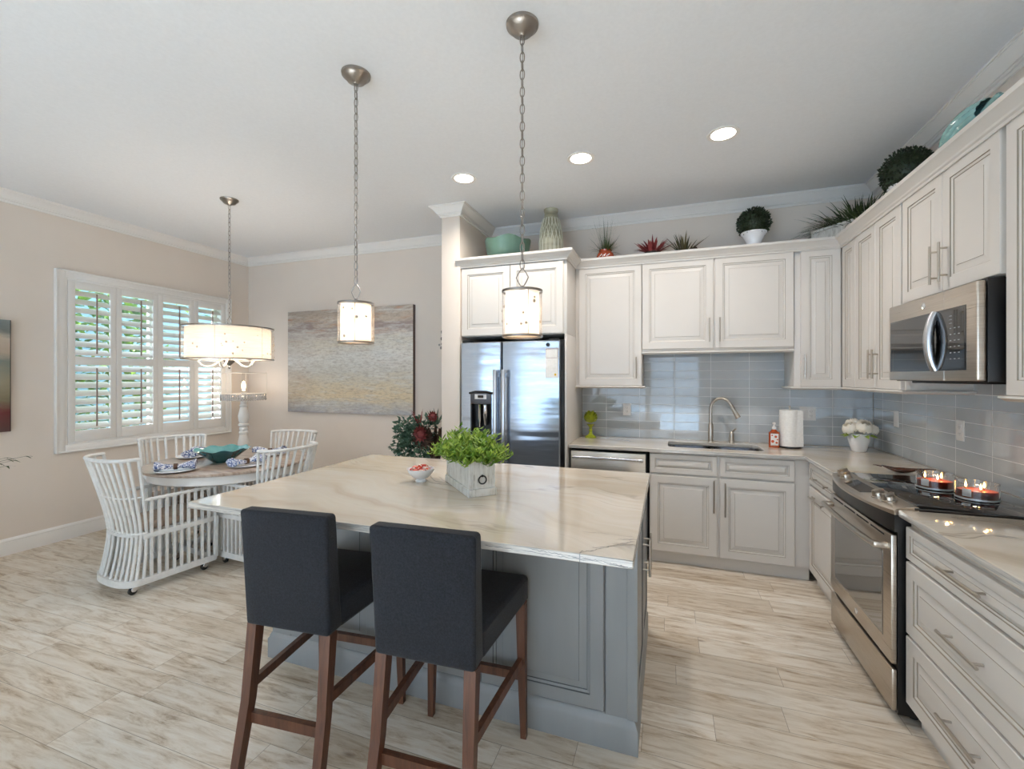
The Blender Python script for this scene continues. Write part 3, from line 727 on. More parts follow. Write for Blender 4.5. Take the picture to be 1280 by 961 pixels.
# ================================================================ appliances
# refrigerator
fr = thing('refrigerator', 'stainless steel side-by-side refrigerator with ice and water dispenser', 'refrigerator', (0, 3.60, 0))
MB().box(-1.757, -.828, .075, .74, .02, 1.80, bev=.004).build('cabinet', 'black', fr)
def curved_door(x0, x1, z0, z1, hole=None):
    """door front bulges slightly; hole=(x0,x1,z0,z1)"""
    mb = MB(); yf = lambda x: .006-.012*math.sin(PI*(x-x0)/(x1-x0))
    xs = sorted(set([x0+.008+(x1-x0-.016)*i/14 for i in range(15)]+([hole[0], hole[1]] if hole else []))); zs = sorted([z0+.008, z1-.008]+([hole[2], hole[3]] if hole else []))
    vs = []; fs = []
    for z in zs:
        for x in xs: vs.append((x, yf(x), z))
    n = len(xs)
    for j in range(len(zs)-1):
        for i in range(n-1):
            if hole and hole[0] <= (xs[i]+xs[i+1])/2 <= hole[1] and hole[2] <= (zs[j]+zs[j+1])/2 <= hole[3]: continue
            fs.append((j*n+i, j*n+i+1, (j+1)*n+i+1, (j+1)*n+i))
    mb.add(vs, fs)
    # rounded edge and sides
    per = [(x, yf(x), z0+.008) for x in xs]+[(x, yf(x), z1-.008) for x in xs[::-1]]
    cx, cz = (x0+x1)/2, (z0+z1)/2
    out = [(x0 if abs(x-xs[0]) < 1e-6 else x1 if abs(x-xs[-1]) < 1e-6 else x, y+.008, z0 if z < cz else z1) for x, y, z in per]
    back = [(x, .07, z) for x, y, z in out]; k = len(per)
    vs = per+out+back; fs = []
    for i in range(k):
        j = (i+1) % k; fs += [(j, i, k+i, k+j), (k+j, k+i, 2*k+i, 2*k+j)]
    fs.append(tuple(2*k+i for i in range(k)))
    mb.add(vs, fs); return mb
hole = (-1.652, -1.452, .985, 1.352)
fd = curved_door(-1.752, -1.368, .10, 1.788, hole).build('freezer_door', 'fridge', fr)
rd = curved_door(-1.358, -.846, .10, 1.788).build('fridge_door', 'fridge', fr)
MB().box(-1.75, -.846, .03, .07, .02, .092, bev=.003).build('grille', 'black', fr)
for hx_ in (-1.74, -.94): MB().box(hx_, hx_+.08, .01, .09, 1.79, 1.805, bev=.003).build('hinge_cover', 'black', fr)
for x, dd_ in ((-1.402, fd), (-1.326, rd)):
    h = MB()
    pts = [(x, -.052+.0*k, z) for k, z in enumerate([.42, .6, 1.0, 1.35, 1.546])]
    h.box(x-.017, x+.017, -.066, -.044, .40, 1.548, bev=.009, seg=3)
    for z in (.45, 1.50): h.box(x-.012, x+.012, -.05, .004, z-.02, z+.02, bev=.003)
    h.build('handle', 'steelv', dd_)
dp = MB(); hx0, hx1, hz0, hz1 = hole
dp.box(hx0, hx0+.012, -.006, .06, hz0, hz1-.1); dp.box(hx1-.012, hx1, -.006, .06, hz0, hz1-.1); dp.box(hx0, hx1, .050, .062, hz0, hz1-.1)
dp.box(hx0, hx1, -.012, .06, hz0-.005, hz0+.02, bev=.004)
dsp = dp.build('dispenser', 'black', fd)
MB().box(hx0, hx1, -.014, .06, hz1-.105, hz1-.008, bev=.008).build('control_panel', mat('dark_grey_panel', (92, 92, 96), .35, .3), dsp)
MB().tube([(hx0-.010, -.010, hz1-.012), (hx0+.05, -.020, hz1+.002), (hx1-.05, -.020, hz1+.002), (hx1+.010, -.010, hz1-.012)], .009, 8).build('hood', 'darkgap', dsp)
MB().box(hx0+.045, hx1-.045, -.017, -.012, hz1-.058, hz1-.022, bev=.002).box(hx0+.045, hx1-.045, -.0165, -.012, hz1-.062, hz1-.020).build('screen_bezel', 'whiteplastic', dsp)
MB().box(hx0+.075, hx1-.072, -.019, -.0165, hz1-.052, hz1-.028).build('screen', 'blackglass', dsp)
MB().tube([(-1.575, .02, 1.24), (-1.575, .025, 1.12), (-1.575, .02, 1.04)], [.012, .016, .010], 8).tube([(-1.515, .0, 1.24), (-1.515, .005, 1.15), (-1.515, .02, 1.06)], [.018, .022, .014], 10).build('spout', 'chrome', dsp)
tag(MB().lathe([(0, 0), (.016, 0), (.016, .007), (.012, .009), (0, .009)], 20, 0, RX(PI/2)).build('magnet', 'black', loc=(-.945, 3.594, 1.752)), 'small round dark magnet stuck high on the right fridge door', 'magnet')
nt = thing('notepad', 'long white paper shopping list pad hanging on the right fridge door', 'notepad', (-.965, 3.597, 1.475))
MB().box(0, .105, -.006, 0, 0, .245).build('sheet', 'paper', nt)
st_ = MB()
for k in range(7):
    st_.box(.005+k*.0143, .0125+k*.0143, -.0068, -.006, .238, .245)
    if k < 5: st_.box(0, .004, -.0068, -.006, .175+k*.0143, .182+k*.0143); st_.box(.101, .105, -.0068, -.006, .175+k*.0143, .182+k*.0143)
st_.box(.004, .101, -.0068, -.006, .166, .168)
st_.build('striped_border', mat('dark_red_print', (120, 52, 60), .7), nt)
MB().lathe([(0, 0), (.010, 0), (.010, .001), (0, .001)], 14, 0, T((.083, -.006, .028)) @ RX(PI/2)).build('sticker', mat('yellow_sticker', (226, 184, 50), .6), nt)

# dishwasher
dw = thing('dishwasher', 'stainless steel dishwasher beside the sink cabinet', 'dishwasher', (0, 3.74, 0))
MB().box(-.782, -.158, .0, .58, .02, .868).build('tub', 'darkgap', dw)
d_ = MB().box(-.778, -.170, -.028, -.001, .10, .862, bev=.004).build('door', 'steelh', dw)
h = MB(); h.tube([(-.755, -.050, .812), (-.65, -.068, .818), (-.475, -.074, .820), (-.30, -.068, .818), (-.195, -.050, .812)], .014, 12)
for x in (-.75, -.20): h.box(x-.012, x+.012, -.055, -.026, .80, .826, bev=.004)
h.build('handle', 'steelv', d_)

# range: local x towards the camera, front of the body y=0
RW = .762
rg = thing('range', 'slide-in stainless steel range with black glass cooktop', 'stove', (.925, 3.105, 0), RZm)
MB().box(.006, RW-.006, .004, .585, .03, .885).build('body', 'black', rg)
for x, y in ((.06, .08), (RW-.06, .08), (.06, .52), (RW-.06, .52)): MB().cyl(.018, 0, .032, 12, X=T((x, y, 0))).build('leveling_foot', 'rubber', rg)
MB().box(-.004, RW+.004, .060, .590, .9145, .924, bev=.002).box(.01, RW-.01, .05, .585, .885, .9145).build('cooktop', 'blackglass', rg)
M['burner'] = mat('burner_print', (80, 82, 86), .3)
for x, y, r in ((.2, .2, .09), (.56, .2, .11), (.2, .44, .075), (.56, .44, .075)):
    br = MB()
    for rr in (r, r*.62): br.lathe([(rr-.0012, .9241), (rr+.0012, .9241), (rr+.0012, .9243), (rr-.0012, .9243)], 40, 0, T((x, y, 0)))
    br.build('burner_ring', 'burner', rg)
def bow(x, d): return -d*math.sin(PI*min(max(x/RW, 0), 1))**.8
cp = MB(); N = 24; vs = []; fs = []
for i in range(N+1):
    x = RW*i/N; y = -.012+bow(x, .052)
    zf = .927-.19*(.060-(y+.010)); vs += [(x, .075, .9255), (x, .060, .927), (x, y+.010, zf), (x, y, zf-.008), (x, y+.002, .888), (x, .075, .888)]
for i in range(N):
    for k in range(6): fs.append((i*6+k, i*6+(k+1) % 6, (i+1)*6+(k+1) % 6, (i+1)*6+k))
fs += [(0, 1, 2, 3, 4, 5)[::-1], tuple(N*6+k for k in range(6))]
cp.add(vs, fs); cpo = cp.build('control_panel', 'steelh', rg)
ap = MB(); vs = []; fs = []
for i in range(N+1):
    x = RW*i/N; y = -.010+bow(x, .050)
    vs += [(x, y, .888), (x, y*.5-.004, .815), (x, .05, .815), (x, .05, .888)]
for i in range(N):
    for k in range(4): fs.append((i*4+k, i*4+(k+1) % 4, (i+1)*4+(k+1) % 4, (i+1)*4+k))
fs += [(0, 1, 2, 3)[::-1], tuple(N*4+k for k in range(4))]
ap.add(vs, fs); ap.build('apron', 'black', rg)
tilt = math.atan2(.021, .062)
def on_panel(x, y): return T((x, y, .9272-(.060-y)*.19)) @ RX(.188)
for x, y in ((.075, .022), (.150, .010), (.560, .010), (.640, .020)):
    kb = MB().lathe([(0, 0), (.030, 0), (.030, .004), (.025, .006), (.024, .020), (.020, .024), (0, .024)], 24, 0, on_panel(x, y)).box(-.009, .009, -.027, .027, .016, .036, 0, .004, X=on_panel(x, y) @ RZ(.5))
    kb.build('knob', 'nickel', cpo)
MB().prism([(.215, .040), (.495, .040), (.46, -.032), (.25, -.032)], .0005, .0025, X=on_panel(0, 0)).build('display', 'ovenglass', cpo)
od = MB().box(.004, RW-.004, -.020, .002, .245, .800, bev=.005)
odo = od.build('oven_door', 'steelh', rg)
wn = MB(); wn.rings(.085, RW-.085, .335, .700, [(-.006, -.0195, 0), (-.006, -.0215, 0), (0, -.0222, 0), (.006, -.0215, 0)]); wn.build('window', 'ovenglass', odo)
vt = MB(); [vt.box(.06+k*.165, .06+k*.165+.14, -.0215, -.018, .778, .785) for k in range(4)]; vt.build('vent_slot', 'darkgap', odo)
h = MB(); hy = [(x, -.062+bow(x, .018), .742+.0*x) for x in [.035+(RW-.07)*i/16 for i in range(17)]]
h.tube(hy, .013, 12)
for x in (.045, RW-.045): h.box(x-.014, x+.014, -.072, -.018, .728, .756, bev=.006)
h.build('handle', 'steelh', odo)
def badge(par, X):
    MB().lathe([(0, 0), (.016, 0), (.016, .0015), (.0135, .0022), (.0125, .0012), (0, .0012)], 24, 0, X).build('badge', 'chrome', par)
badge(odo, T((RW/2, -.020, .285)) @ RX(PI/2))
MB().box(.004, RW-.004, -.018, .002, .045, .222, bev=.006).build('storage_drawer', 'steelh', rg)

# microwave
mw = thing('microwave', 'stainless steel over-the-range microwave with black window and curved handle', 'microwave', (1.215, 3.090, 0), RZm)
MH0, MH1 = 1.462, 1.872
MB()  .box(.004, RW-.0, .001, .343, MH0-.004, MH1+.008, bev=.002).build('body', 'black', mw)
md = MB(); md.box(0, RW, -.034, .0, MH0, MH1, bev=.008, seg=3); mdo = md.build('front_frame', 'steelh', mw)
MB().rings(.024, .696, MH0+.046, MH1-.088, [(0, -.033, 0), (0, -.0355, 0), (.004, -.0365, 0), (.012, -.0365, 0)]).build('window', 'blackglass', mdo)
MB().box(.535, .5365, -.0345, -.0335, MH0+.002, MH1-.002).build('door_seam', 'chrome', mdo)
h = MB(); zs = [MH0+.048+(MH1-MH0-.14)*i/12 for i in range(13)]
h.tube([(.470, -.036-.026*math.sin(PI*i/12)**.7, z) for i, z in enumerate(zs)], [.016+.004*math.sin(PI*i/12) for i in range(13)], 12)
h.build('handle', 'steelv', mdo)
kp = MB()
for i in range(3):
    for j in range(6): kp.box(.585+i*.030, .597+i*.030, -.0372, -.0366, MH0+.095+j*.027, MH0+.099+j*.027)
for j in range(3): kp.box(.580, .600, -.0372, -.0366, MH1-.125-j*.016, MH1-.122-j*.016)
kp.build('keypad_print', mat('keypad_ink', (150, 154, 158), .5), mdo)
badge(mdo, T((.365, -.034, MH1-.045)) @ RX(PI/2))
MB().box(.10, .70, .03, .30, MH0-.014, MH0-.004, bev=.003).build('vent_tray', 'black', mw)

# ================================================================ island
IX0, IX1, IY0, IY1 = -2.055, -.101, 1.413, 2.742
isl = thing('kitchen_island', 'grey-blue painted island base with raised panels', 'island', (0, 0, 0))
BX0, BX1, BY0, BY1 = -1.975, -.135, 1.815, 2.705
MB().box(BX0, BX1, BY0, BY1, 0, .882, bev=.002).build('carcass', 'isl', isl)
base = [(-.003, -.001), (.024, -.001), (.024, .098), (.018, .106), (.016, .116), (.010, .128), (.002, .136), (-.003, .136)]
MB().sweep([(BX0, BY0), (BX0, BY1), (BX1, BY1), (BX1, BY0)], [(-o, z) for o, z in base], closed=True).build('plinth_moulding', 'isl', isl, ang=50)
for a, c in ((-.775, -.243), (-1.313, -.781), (-1.851, -1.319)):
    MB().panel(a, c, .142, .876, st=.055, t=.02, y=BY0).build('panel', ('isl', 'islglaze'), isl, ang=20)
for a, c in ((-.237, BX1+.004), (BX0-.004, -1.857)):
    p = MB().box(a, c, BY0-.012, BY0+.01, .13, .884, bev=.002)
    if a > -1: p.box(c-.022, c+.018, BY0-.016, BY0+.03, .13, .884, bev=.002)
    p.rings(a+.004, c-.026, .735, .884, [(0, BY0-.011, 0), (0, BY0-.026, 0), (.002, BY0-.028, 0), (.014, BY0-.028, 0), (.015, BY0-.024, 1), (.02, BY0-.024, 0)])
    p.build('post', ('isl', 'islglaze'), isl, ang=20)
Xr = T((BX1, 0, 0)) @ RZ(PI/2)      # faces +X: local x -> +Y, local -y -> +X
for a, c, hx in ((1.875, 2.275, 2.235), (2.285, 2.685, 2.325)):
    dd_ = MB().panel(a, c, .142, .876, st=.055, t=.02, X=Xr).build('door', ('isl', 'islglaze'), isl, ang=20)
    hh = MB(); hh.tube([(hx, -.052, .52), (hx, -.052, .70)], .0058, 10, X=Xr)
    for z in (.55, .67): hh.tube([(hx, -.02, z), (hx, -.052, z)], .0045, 8, X=Xr)
    hh.build('handle', 'nickel', dd_)
mid = MB()
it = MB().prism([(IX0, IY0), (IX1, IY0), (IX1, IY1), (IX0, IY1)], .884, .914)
it.edge = 1; o = it.build('island_countertop', ('stone', 'stoneedge_shaded')); bv = o.modifiers.new('edge', 'BEVEL'); bv.width = .004; bv.segments = 2
tag(o, 'large pale veined quartzite slab on the island', 'countertop')
# natural dark fissure near the right front corner of the slab
cr = MB()
def vein(pts, w, z=.9143):
    vs = []; fs = []
    for i, (x, y, k) in enumerate(pts):
        a = Vector(pts[max(i-1, 0)][:2]); b = Vector(pts[min(i+1, len(pts)-1)][:2]); d = (b-a).normalized(); n = Vector((-d.y, d.x))*w*k/2
        vs += [(x+n.x, y+n.y, z), (x-n.x, y-n.y, z)]
        if i: fs.append((2*i-2, 2*i-1, 2*i+1, 2*i))
    cr.add(vs, fs)
def wander(p0, p1, n, amp, seed):
    r = random.Random(seed); return [(p0[0]+(p1[0]-p0[0])*i/n+r.uniform(-amp, amp), p0[1]+(p1[1]-p0[1])*i/n+r.uniform(-amp, amp), r.uniform(.2, 1.2)*(1 if 0 < i < n else .1)) for i in range(n+1)]
vein(wander((-.265, IY0+.006), (-.105, 1.585), 26, .004, 1), .006); vein(wander((-.24, 1.47), (-.11, 1.55), 18, .004, 2), .004)
vein(wander((-.17, 1.575), (-.104, 1.60), 12, .004, 3), .006); vein(wander((-.30, 1.62), (-.11, 1.625), 16, .005, 9), .003)
vs0 = wander((-.262, IY0+.03), (-.268, IY0+.001), 8, .002, 4); vein(vs0, .006)
vein([(-.268, IY0+.002, .6), (-.266, IY0-.0003, .6)], .004)
cr.build('natural_fissure', mat('grey_vein', (112, 106, 98), .3), o, smooth=False)
fv = MB(); r_ = random.Random(5)
for seed, za, zb, xa, xb in ((1, .905, .889, -.27, -.102), (2, .899, .893, -.60, -.11), (3, .908, .896, -.45, -.2), (4, .893, .903, -2.0, -1.3), (5, .906, .896, -1.3, -.7)):
    P_ = wander((xa, za), (xb, zb), 40, .0022, seed); vs = []; fs = []
    for i, (x, z, k) in enumerate(P_):
        z = min(max(z, .888), .910); wv = .0013*k
        vs += [(x, IY0-.0003, z+wv), (x, IY0-.0003, z-wv)]
        if i: fs.append((2*i-2, 2*i-1, 2*i+1, 2*i))
    fv.add(vs, fs)
fv.box(-.2685, -.2655, IY0-.0004, IY0, .886, .912)
fv.build('edge_veining', 'stoneedge' if 'stoneedge' in M else mat('grey_edge_vein', (128, 130, 132), .3), o, smooth=False)

# bar stools. local: back at -y, seat towards +y, origin on the floor under the middle of the seat back
def make_stool(label):
    t = thing('bar_stool', label, 'bar stool', (0, 0, 0), 0, 'bar stools at the island')
    b = MB(); n = 10; vs = []; fs = []
    # upholstered back: slightly flared, reclined slab with soft corners
    bm = bmesh.new(); bmesh.ops.create_cube(bm, size=1)
    bmesh.ops.subdivide_edges(bm, edges=list(bm.edges), cuts=6, use_grid_fill=True)
    for v in bm.verts:
        f = v.co.z+.5; wx = .180+.010*f; z = .552+f*.436
        y = .035+v.co.y*(.085-.03*f)-.045*f-.012*math.sin(f*PI)*(0)+.010*(4*v.co.x**2)*(f)
        v.co = (v.co.x*2*wx, y, z+.004*math.cos(v.co.x*PI)*(f))
    bmesh.ops.bevel(bm, geom=[e for e in bm.edges if e.calc_face_angle(0) > .9], offset=.014, segments=3, profile=.5, affect='EDGES')
    b.bm(bm); b.build('backrest', 'navy', t, ang=60)
    s_ = MB(); bm = bmesh.new(); bmesh.ops.create_cube(bm, size=1)
    bmesh.ops.subdivide_edges(bm, edges=list(bm.edges), cuts=6, use_grid_fill=True)
    for v in bm.verts:
        f = v.co.y+.5; wx = .183+.040*f; top = v.co.z > .49
        z = .552+(v.co.z+.5)*.108+(.016*math.cos(v.co.x*PI)*math.sin(min(1, f)*PI) if top else 0)
        v.co = (v.co.x*2*wx, .06+f*.435, z)
    bmesh.ops.bevel(bm, geom=[e for e in bm.edges if e.calc_face_angle(0) > .9], offset=.018, segments=3, profile=.5, affect='EDGES')
    s_.bm(bm); s_.build('seat', 'navy', t, ang=60)
    def leg(x, y, zt, dx, dy, h0, h1):
        m_ = MB(); vs = []
        for z, f in ((0, 0), (.28, .5), (zt, 1)):
            hh = h0+(h1-h0)*f; cx = x+dx*(1-f)**1.5; cy = y+dy*(1-f)**1.5
            vs += [(cx-hh, cy-hh, z), (cx+hh, cy-hh, z), (cx+hh, cy+hh, z), (cx-hh, cy+hh, z)]
        fs = [(0, 3, 2, 1), (8, 9, 10, 11)]+[(a*4+k, a*4+(k+1) % 4, a*4+4+(k+1) % 4, a*4+4+k) for a in (0, 1) for k in range(4)]
        m_.add(vs, fs); m_.build('leg', 'walnut', t, smooth=False)
    for sx in (-1, 1):
        leg(sx*.160, .022, .556, sx*.012, -.085, .016, .0205)
        leg(sx*.200, .462, .556, sx*.010, .004, .012, .0195)
    def bar(p, q, hw, hh): MB().tube([p, q], 0, sq=(hw, hh)).build('stretcher', 'walnut', t, smooth=False)
    bar((-.162, -.003, .215), (.162, -.003, .215), .011, .019)
    bar((-.200, .464, .255), (.200, .464, .255), .011, .017)
    for sx in (-1, 1): bar((sx*.166, .012, .325), (sx*.200, .455, .318), .010, .017)
    return t
st1 = make_stool('navy tweed bar stool with walnut legs, the right-hand one of the two')
st1.location = (-.748, 1.265, 0); st1.rotation_euler = (0, 0, R(2.6))
st2 = dup(st1, (-1.315, 1.262, 0), R(4.6), 'navy tweed bar stool with walnut legs, left one, nearer the dining table')

# ================================================================ dining table and rattan armchairs
TX, TY = -3.60, 2.85
dt = thing('dining_table', 'round dining table with weathered wood top and white apron', 'table', (TX, TY, 0))
MB().lathe([(0, .733), (.60, .733), (.615, .738), (.618, .748), (.612, .757), (.60, .760), (0, .760)], 72).build('tabletop', 'driftwood', dt)
MB().lathe([(0, .66), (.560, .66), (.572, .668), (.572, .732), (0, .732)], 64).box(-.02, .02, -.58, -.56, .66, .73, X=RZ(R(-70))).build('apron', 'trim', dt)
MB().lathe([(0, .66), (.16, .66), (.16, .62), (.09, .58), (.075, .5), (.11, .42), (.125, .34), (.09, .26), (.07, .2), (.13, .14), (.13, .10), (0, .10)][::-1], 32).build('pedestal', 'trim', dt)
for k in range(4):
    a = R(45+90*k)
    MB().tube([(.08*math.cos(a), .08*math.sin(a), .13), (.2*math.cos(a), .2*math.sin(a), .11), (.26*math.cos(a), .26*math.sin(a), .05), (.30*math.cos(a), .30*math.sin(a), .028)], [.045, .042, .032, .025], 10).build('foot', 'trim', dt)

def make_chair(label):
    """barrel chair of slats; local: back towards -y, open front at +y"""
    t = thing('rattan_armchair', label, 'chair', (0, 0, 0), 0, 'rattan armchairs round the dining table')
    hw, yb, yf, rc = .225, -.17, .30, .11
    def outline(n_side, n_back, inset=0.0):
        """points of a U from the right front, round the back, to the left front"""
        w_ = hw-inset; pts = [(w_, yf-(yf-yb)*i/n_side, 's') for i in range(n_side)]
        for i in range(n_back+1):
            a = -PI*i/n_back; pts.append((w_*math.copysign(abs(math.cos(a))**.85, math.cos(a)), yb-max(.02, rc-inset)*abs(math.sin(a))**.7, 'b'))
        pts += [(-w_, yb+(yf-yb)*(i+1)/n_side, 's') for i in range(n_side)]
        return pts
    NS, NB = 10, 13
    U = outline(NS, NB)
    ZB, ZS, ZA, ZT = .085, .405, .635, .925
    cen = Vector((0, yb))
    def pos(p, z, back):
        x, y, _ = p
        if not back: return (x, y, z)
        # hourglass: flares out below and above the seat line
        f = (ZS-z)/ZS if z < ZS else (z-ZS)/(ZT-ZS)
        k = -.045+.065*f**1.6 if z < ZS else -.045+.110*f**1.2
        sx = x/hw; e = max(0, min(1, (yb-y)/rc))     # sideways lean at the flanks, backward lean round the back
        return (x+sx*k*.30, y-k*(.55+.65*e), z)
    bk = MB(); sides = {1: MB(), -1: MB()}
    for i, p in enumerate(U):
        if p[2] == 'b':
            zs = [ZB, .16, .24, .32, .40, .50, .60, .70, .80, .88, ZT]
            bk.tube([pos(p, z, True) for z in zs], .0105, 7)
            q = pos(p, ZT, True); bk.ball(q, .0125, n=8, m=6)
        else:
            s_ = 1 if p[0] > 0 else -1
            sides[s_].tube([(p[0], p[1], ZB), (p[0], p[1], ZA)], 0, sq=(.0085, .008)); sides[s_].ball((p[0], p[1], ZA+.004), .0125, n=8, m=6)
    Ub = outline(4, 40); bp = [p for p in Ub if p[2] == 'b']
    for z, r_t in ((ZT, .013), (.66, .007), (ZS, .011)):
        bk.tube([(Vector(pos(p, z, True)))[:] for p in bp], r_t, 8)
    bk.build('backrest', 'rattan', t, ang=50)
    for s_ in (1, -1):
        m_ = sides[s_]; x = hw*s_
        m_.tube([(x, yb+.0, ZA), (x, yf, ZA)], .013, 8)
        m_.box(x-.010, x+.010, yb, yf+.012, ZS-.036, ZS, bev=.004)
        m_.box(x-.014, x+.014, yf-.010, yf+.020, ZB, ZS, bev=.004)
        m_.tube([(x, yf, ZS), (x, yf, ZA)], .011, 8)
        m_.build('side_panel', 'rattan', t, ang=50)
    rim = MB(); Ur = outline(6, 40)
    loop = [pos(p, ZB, p[2] == 'b') for p in Ur]
    rim.tube(loop+[loop[0]], 0, sq=(.014, .022)); rim.box(-hw, hw, yf-.012, yf+.016, ZB-.02, ZB+.022, bev=.004)
    rim.build('base_rim', 'rattan', t, ang=50)
    sf = MB().prism([(x*.985, y*.97) for x, y, _ in [(p[0], p[1], 0) for p in outline(3, 16, .03)]], .385, .405)
    sf.build('seat_deck', 'rattan', t)
    cu = MB().prism([(x, y) for x, y, _ in outline(3, 16, .055)], .406, .462).build('cushion', 'cushion', t, ang=60)
    bv = cu.modifiers.new('soft', 'BEVEL'); bv.width = .018; bv.segments = 3; bv.limit_method = 'ANGLE'
    for cx_, cy_ in ((hw-.03, yf-.05), (-hw+.03, yf-.05), (hw-.045, yb-.03), (-hw+.045, yb-.03)):
        ca = MB().tube([(cx_, cy_, .078), (cx_, cy_, .052)], .008, 8).tube([(cx_-.013, cy_, .055), (cx_, cy_+.004, .062), (cx_+.013, cy_, .055)], .009, 8).build('caster', 'chrome', t)
        MB().cyl(.026, -.011, .011, 20, X=T((cx_+.0, cy_-.012, .0265)) @ RY(PI/2), bev=.004).build('wheel', 'rubber', ca)
        MB().cyl(.019, -.0135, .0135, 16, X=T((cx_, cy_-.006, .036)) @ RY(PI/2), bev=.003).build('wheel_cover', 'chrome', ca)
    return t
chA = make_chair('white slatted rattan armchair on casters in front of the table, its back to the camera')
chA.location = (-3.59, 2.23, 0); chA.rotation_euler = (0, 0, R(-7))
dup(chA, (-4.09, 2.73, 0), R(-115), 'white slatted rattan armchair between the table and the shuttered window')
dup(chA, (-3.57, 3.29, 0), R(184), 'white slatted rattan armchair on the far side of the table before the large painting')
dup(chA, (-3.09, 2.775, 0), R(86), 'white slatted rattan armchair between the dining table and the island')

# ---- table setting
def wavy(a, r, z, k): return (r*(1+(.03*math.sin(9*a) if k in (3, 4, 5) else 0)), z+(.008*math.sin(9*a+1) if k in (3, 4, 5) else 0))
bo = thing('serving_bowl', 'teal ceramic serving bowl with wavy rim on the dining table', 'bowl', (-3.60, 2.77, .760))
MB().lathe([(r*.80, z) for r, z in [(0, 0), (.085, 0), (.14, .035), (.215, .085), (.255, .108), (.262, .112)]], 64, wob=wavy).lathe([(r*.80, z) for r, z in [(.262, .112), (.25, .110), (.205, .086), (.13, .040), (.07, .014), (0, .012)]], 64, 1, wob=lambda a, r, z, k: (r*(1+(.03*math.sin(9*a) if k in (0, 1) else 0)), z+(.008*math.sin(9*a+1) if k in (0, 1) else 0))).build('vessel', ('teal', 'tealin'), bo)
def setting(x, y, rz, lab, style=0):
    p = thing('dinner_plate', 'white plate under the blue napkin '+lab, 'plate', (x, y, .760), rz, 'plates on the dining table')
    MB().lathe([(0, .002), (.07, 0), (.125, .010), (.135, .014), (.133, .017), (.09, .008), (0, .007)], 40).build('dish', 'white', p)
    n = thing('napkin', 'blue and white patterned napkin folded in a ring '+lab, 'napkin', (x, y, .778), rz+.5, 'blue and white napkins on the dining table')
    r = random.Random(int(abs(x*1000)+abs(y*100))); m_ = MB()
    for s_ in (-1, 1):
        NX, NY = 10, 12; vs = []; fs = []
        for i in range(NX+1):
            f = i/NX
            for j in range(NY):
                a = 2*PI*j/NY; wd = .016+.062*f**.8; th = .014+.016*f
                vs.append((s_*(.012+.115*f), wd*math.cos(a)*(1+.12*math.sin(5*f+j)), .018+th*math.sin(a)+.012*f+.008*math.sin(3*a+4*f+s_)*f))
        for i in range(NX):
            for j in range(NY): fs.append((i*NY+j, i*NY+(j+1) % NY, (i+1)*NY+(j+1) % NY, (i+1)*NY+j))
        fs.append(tuple(NX*NY+j for j in range(NY))); m_.add(vs, fs)
    m_.build('cloth', 'bluewhite', n, ang=70)
    MB().lathe([(.020, -.012), (.024, -.012), (.024, .012), (.020, .012), (.020, -.012)], 16, 0, T((0, 0, .02)) @ RY(PI/2)).build('napkin_ring', mat('dark_ring', (86, 58, 40), .4) if style == 0 else 'jute', n)
setting(-3.56, 2.36, R(20), 'nearest the camera-side armchair')
setting(-4.04, 2.84, R(100), 'by the window-side armchair')
setting(-3.24, 2.70, R(60), 'by the island-side armchair')
setting(-3.50, 3.16, R(170), 'by the armchair under the painting')

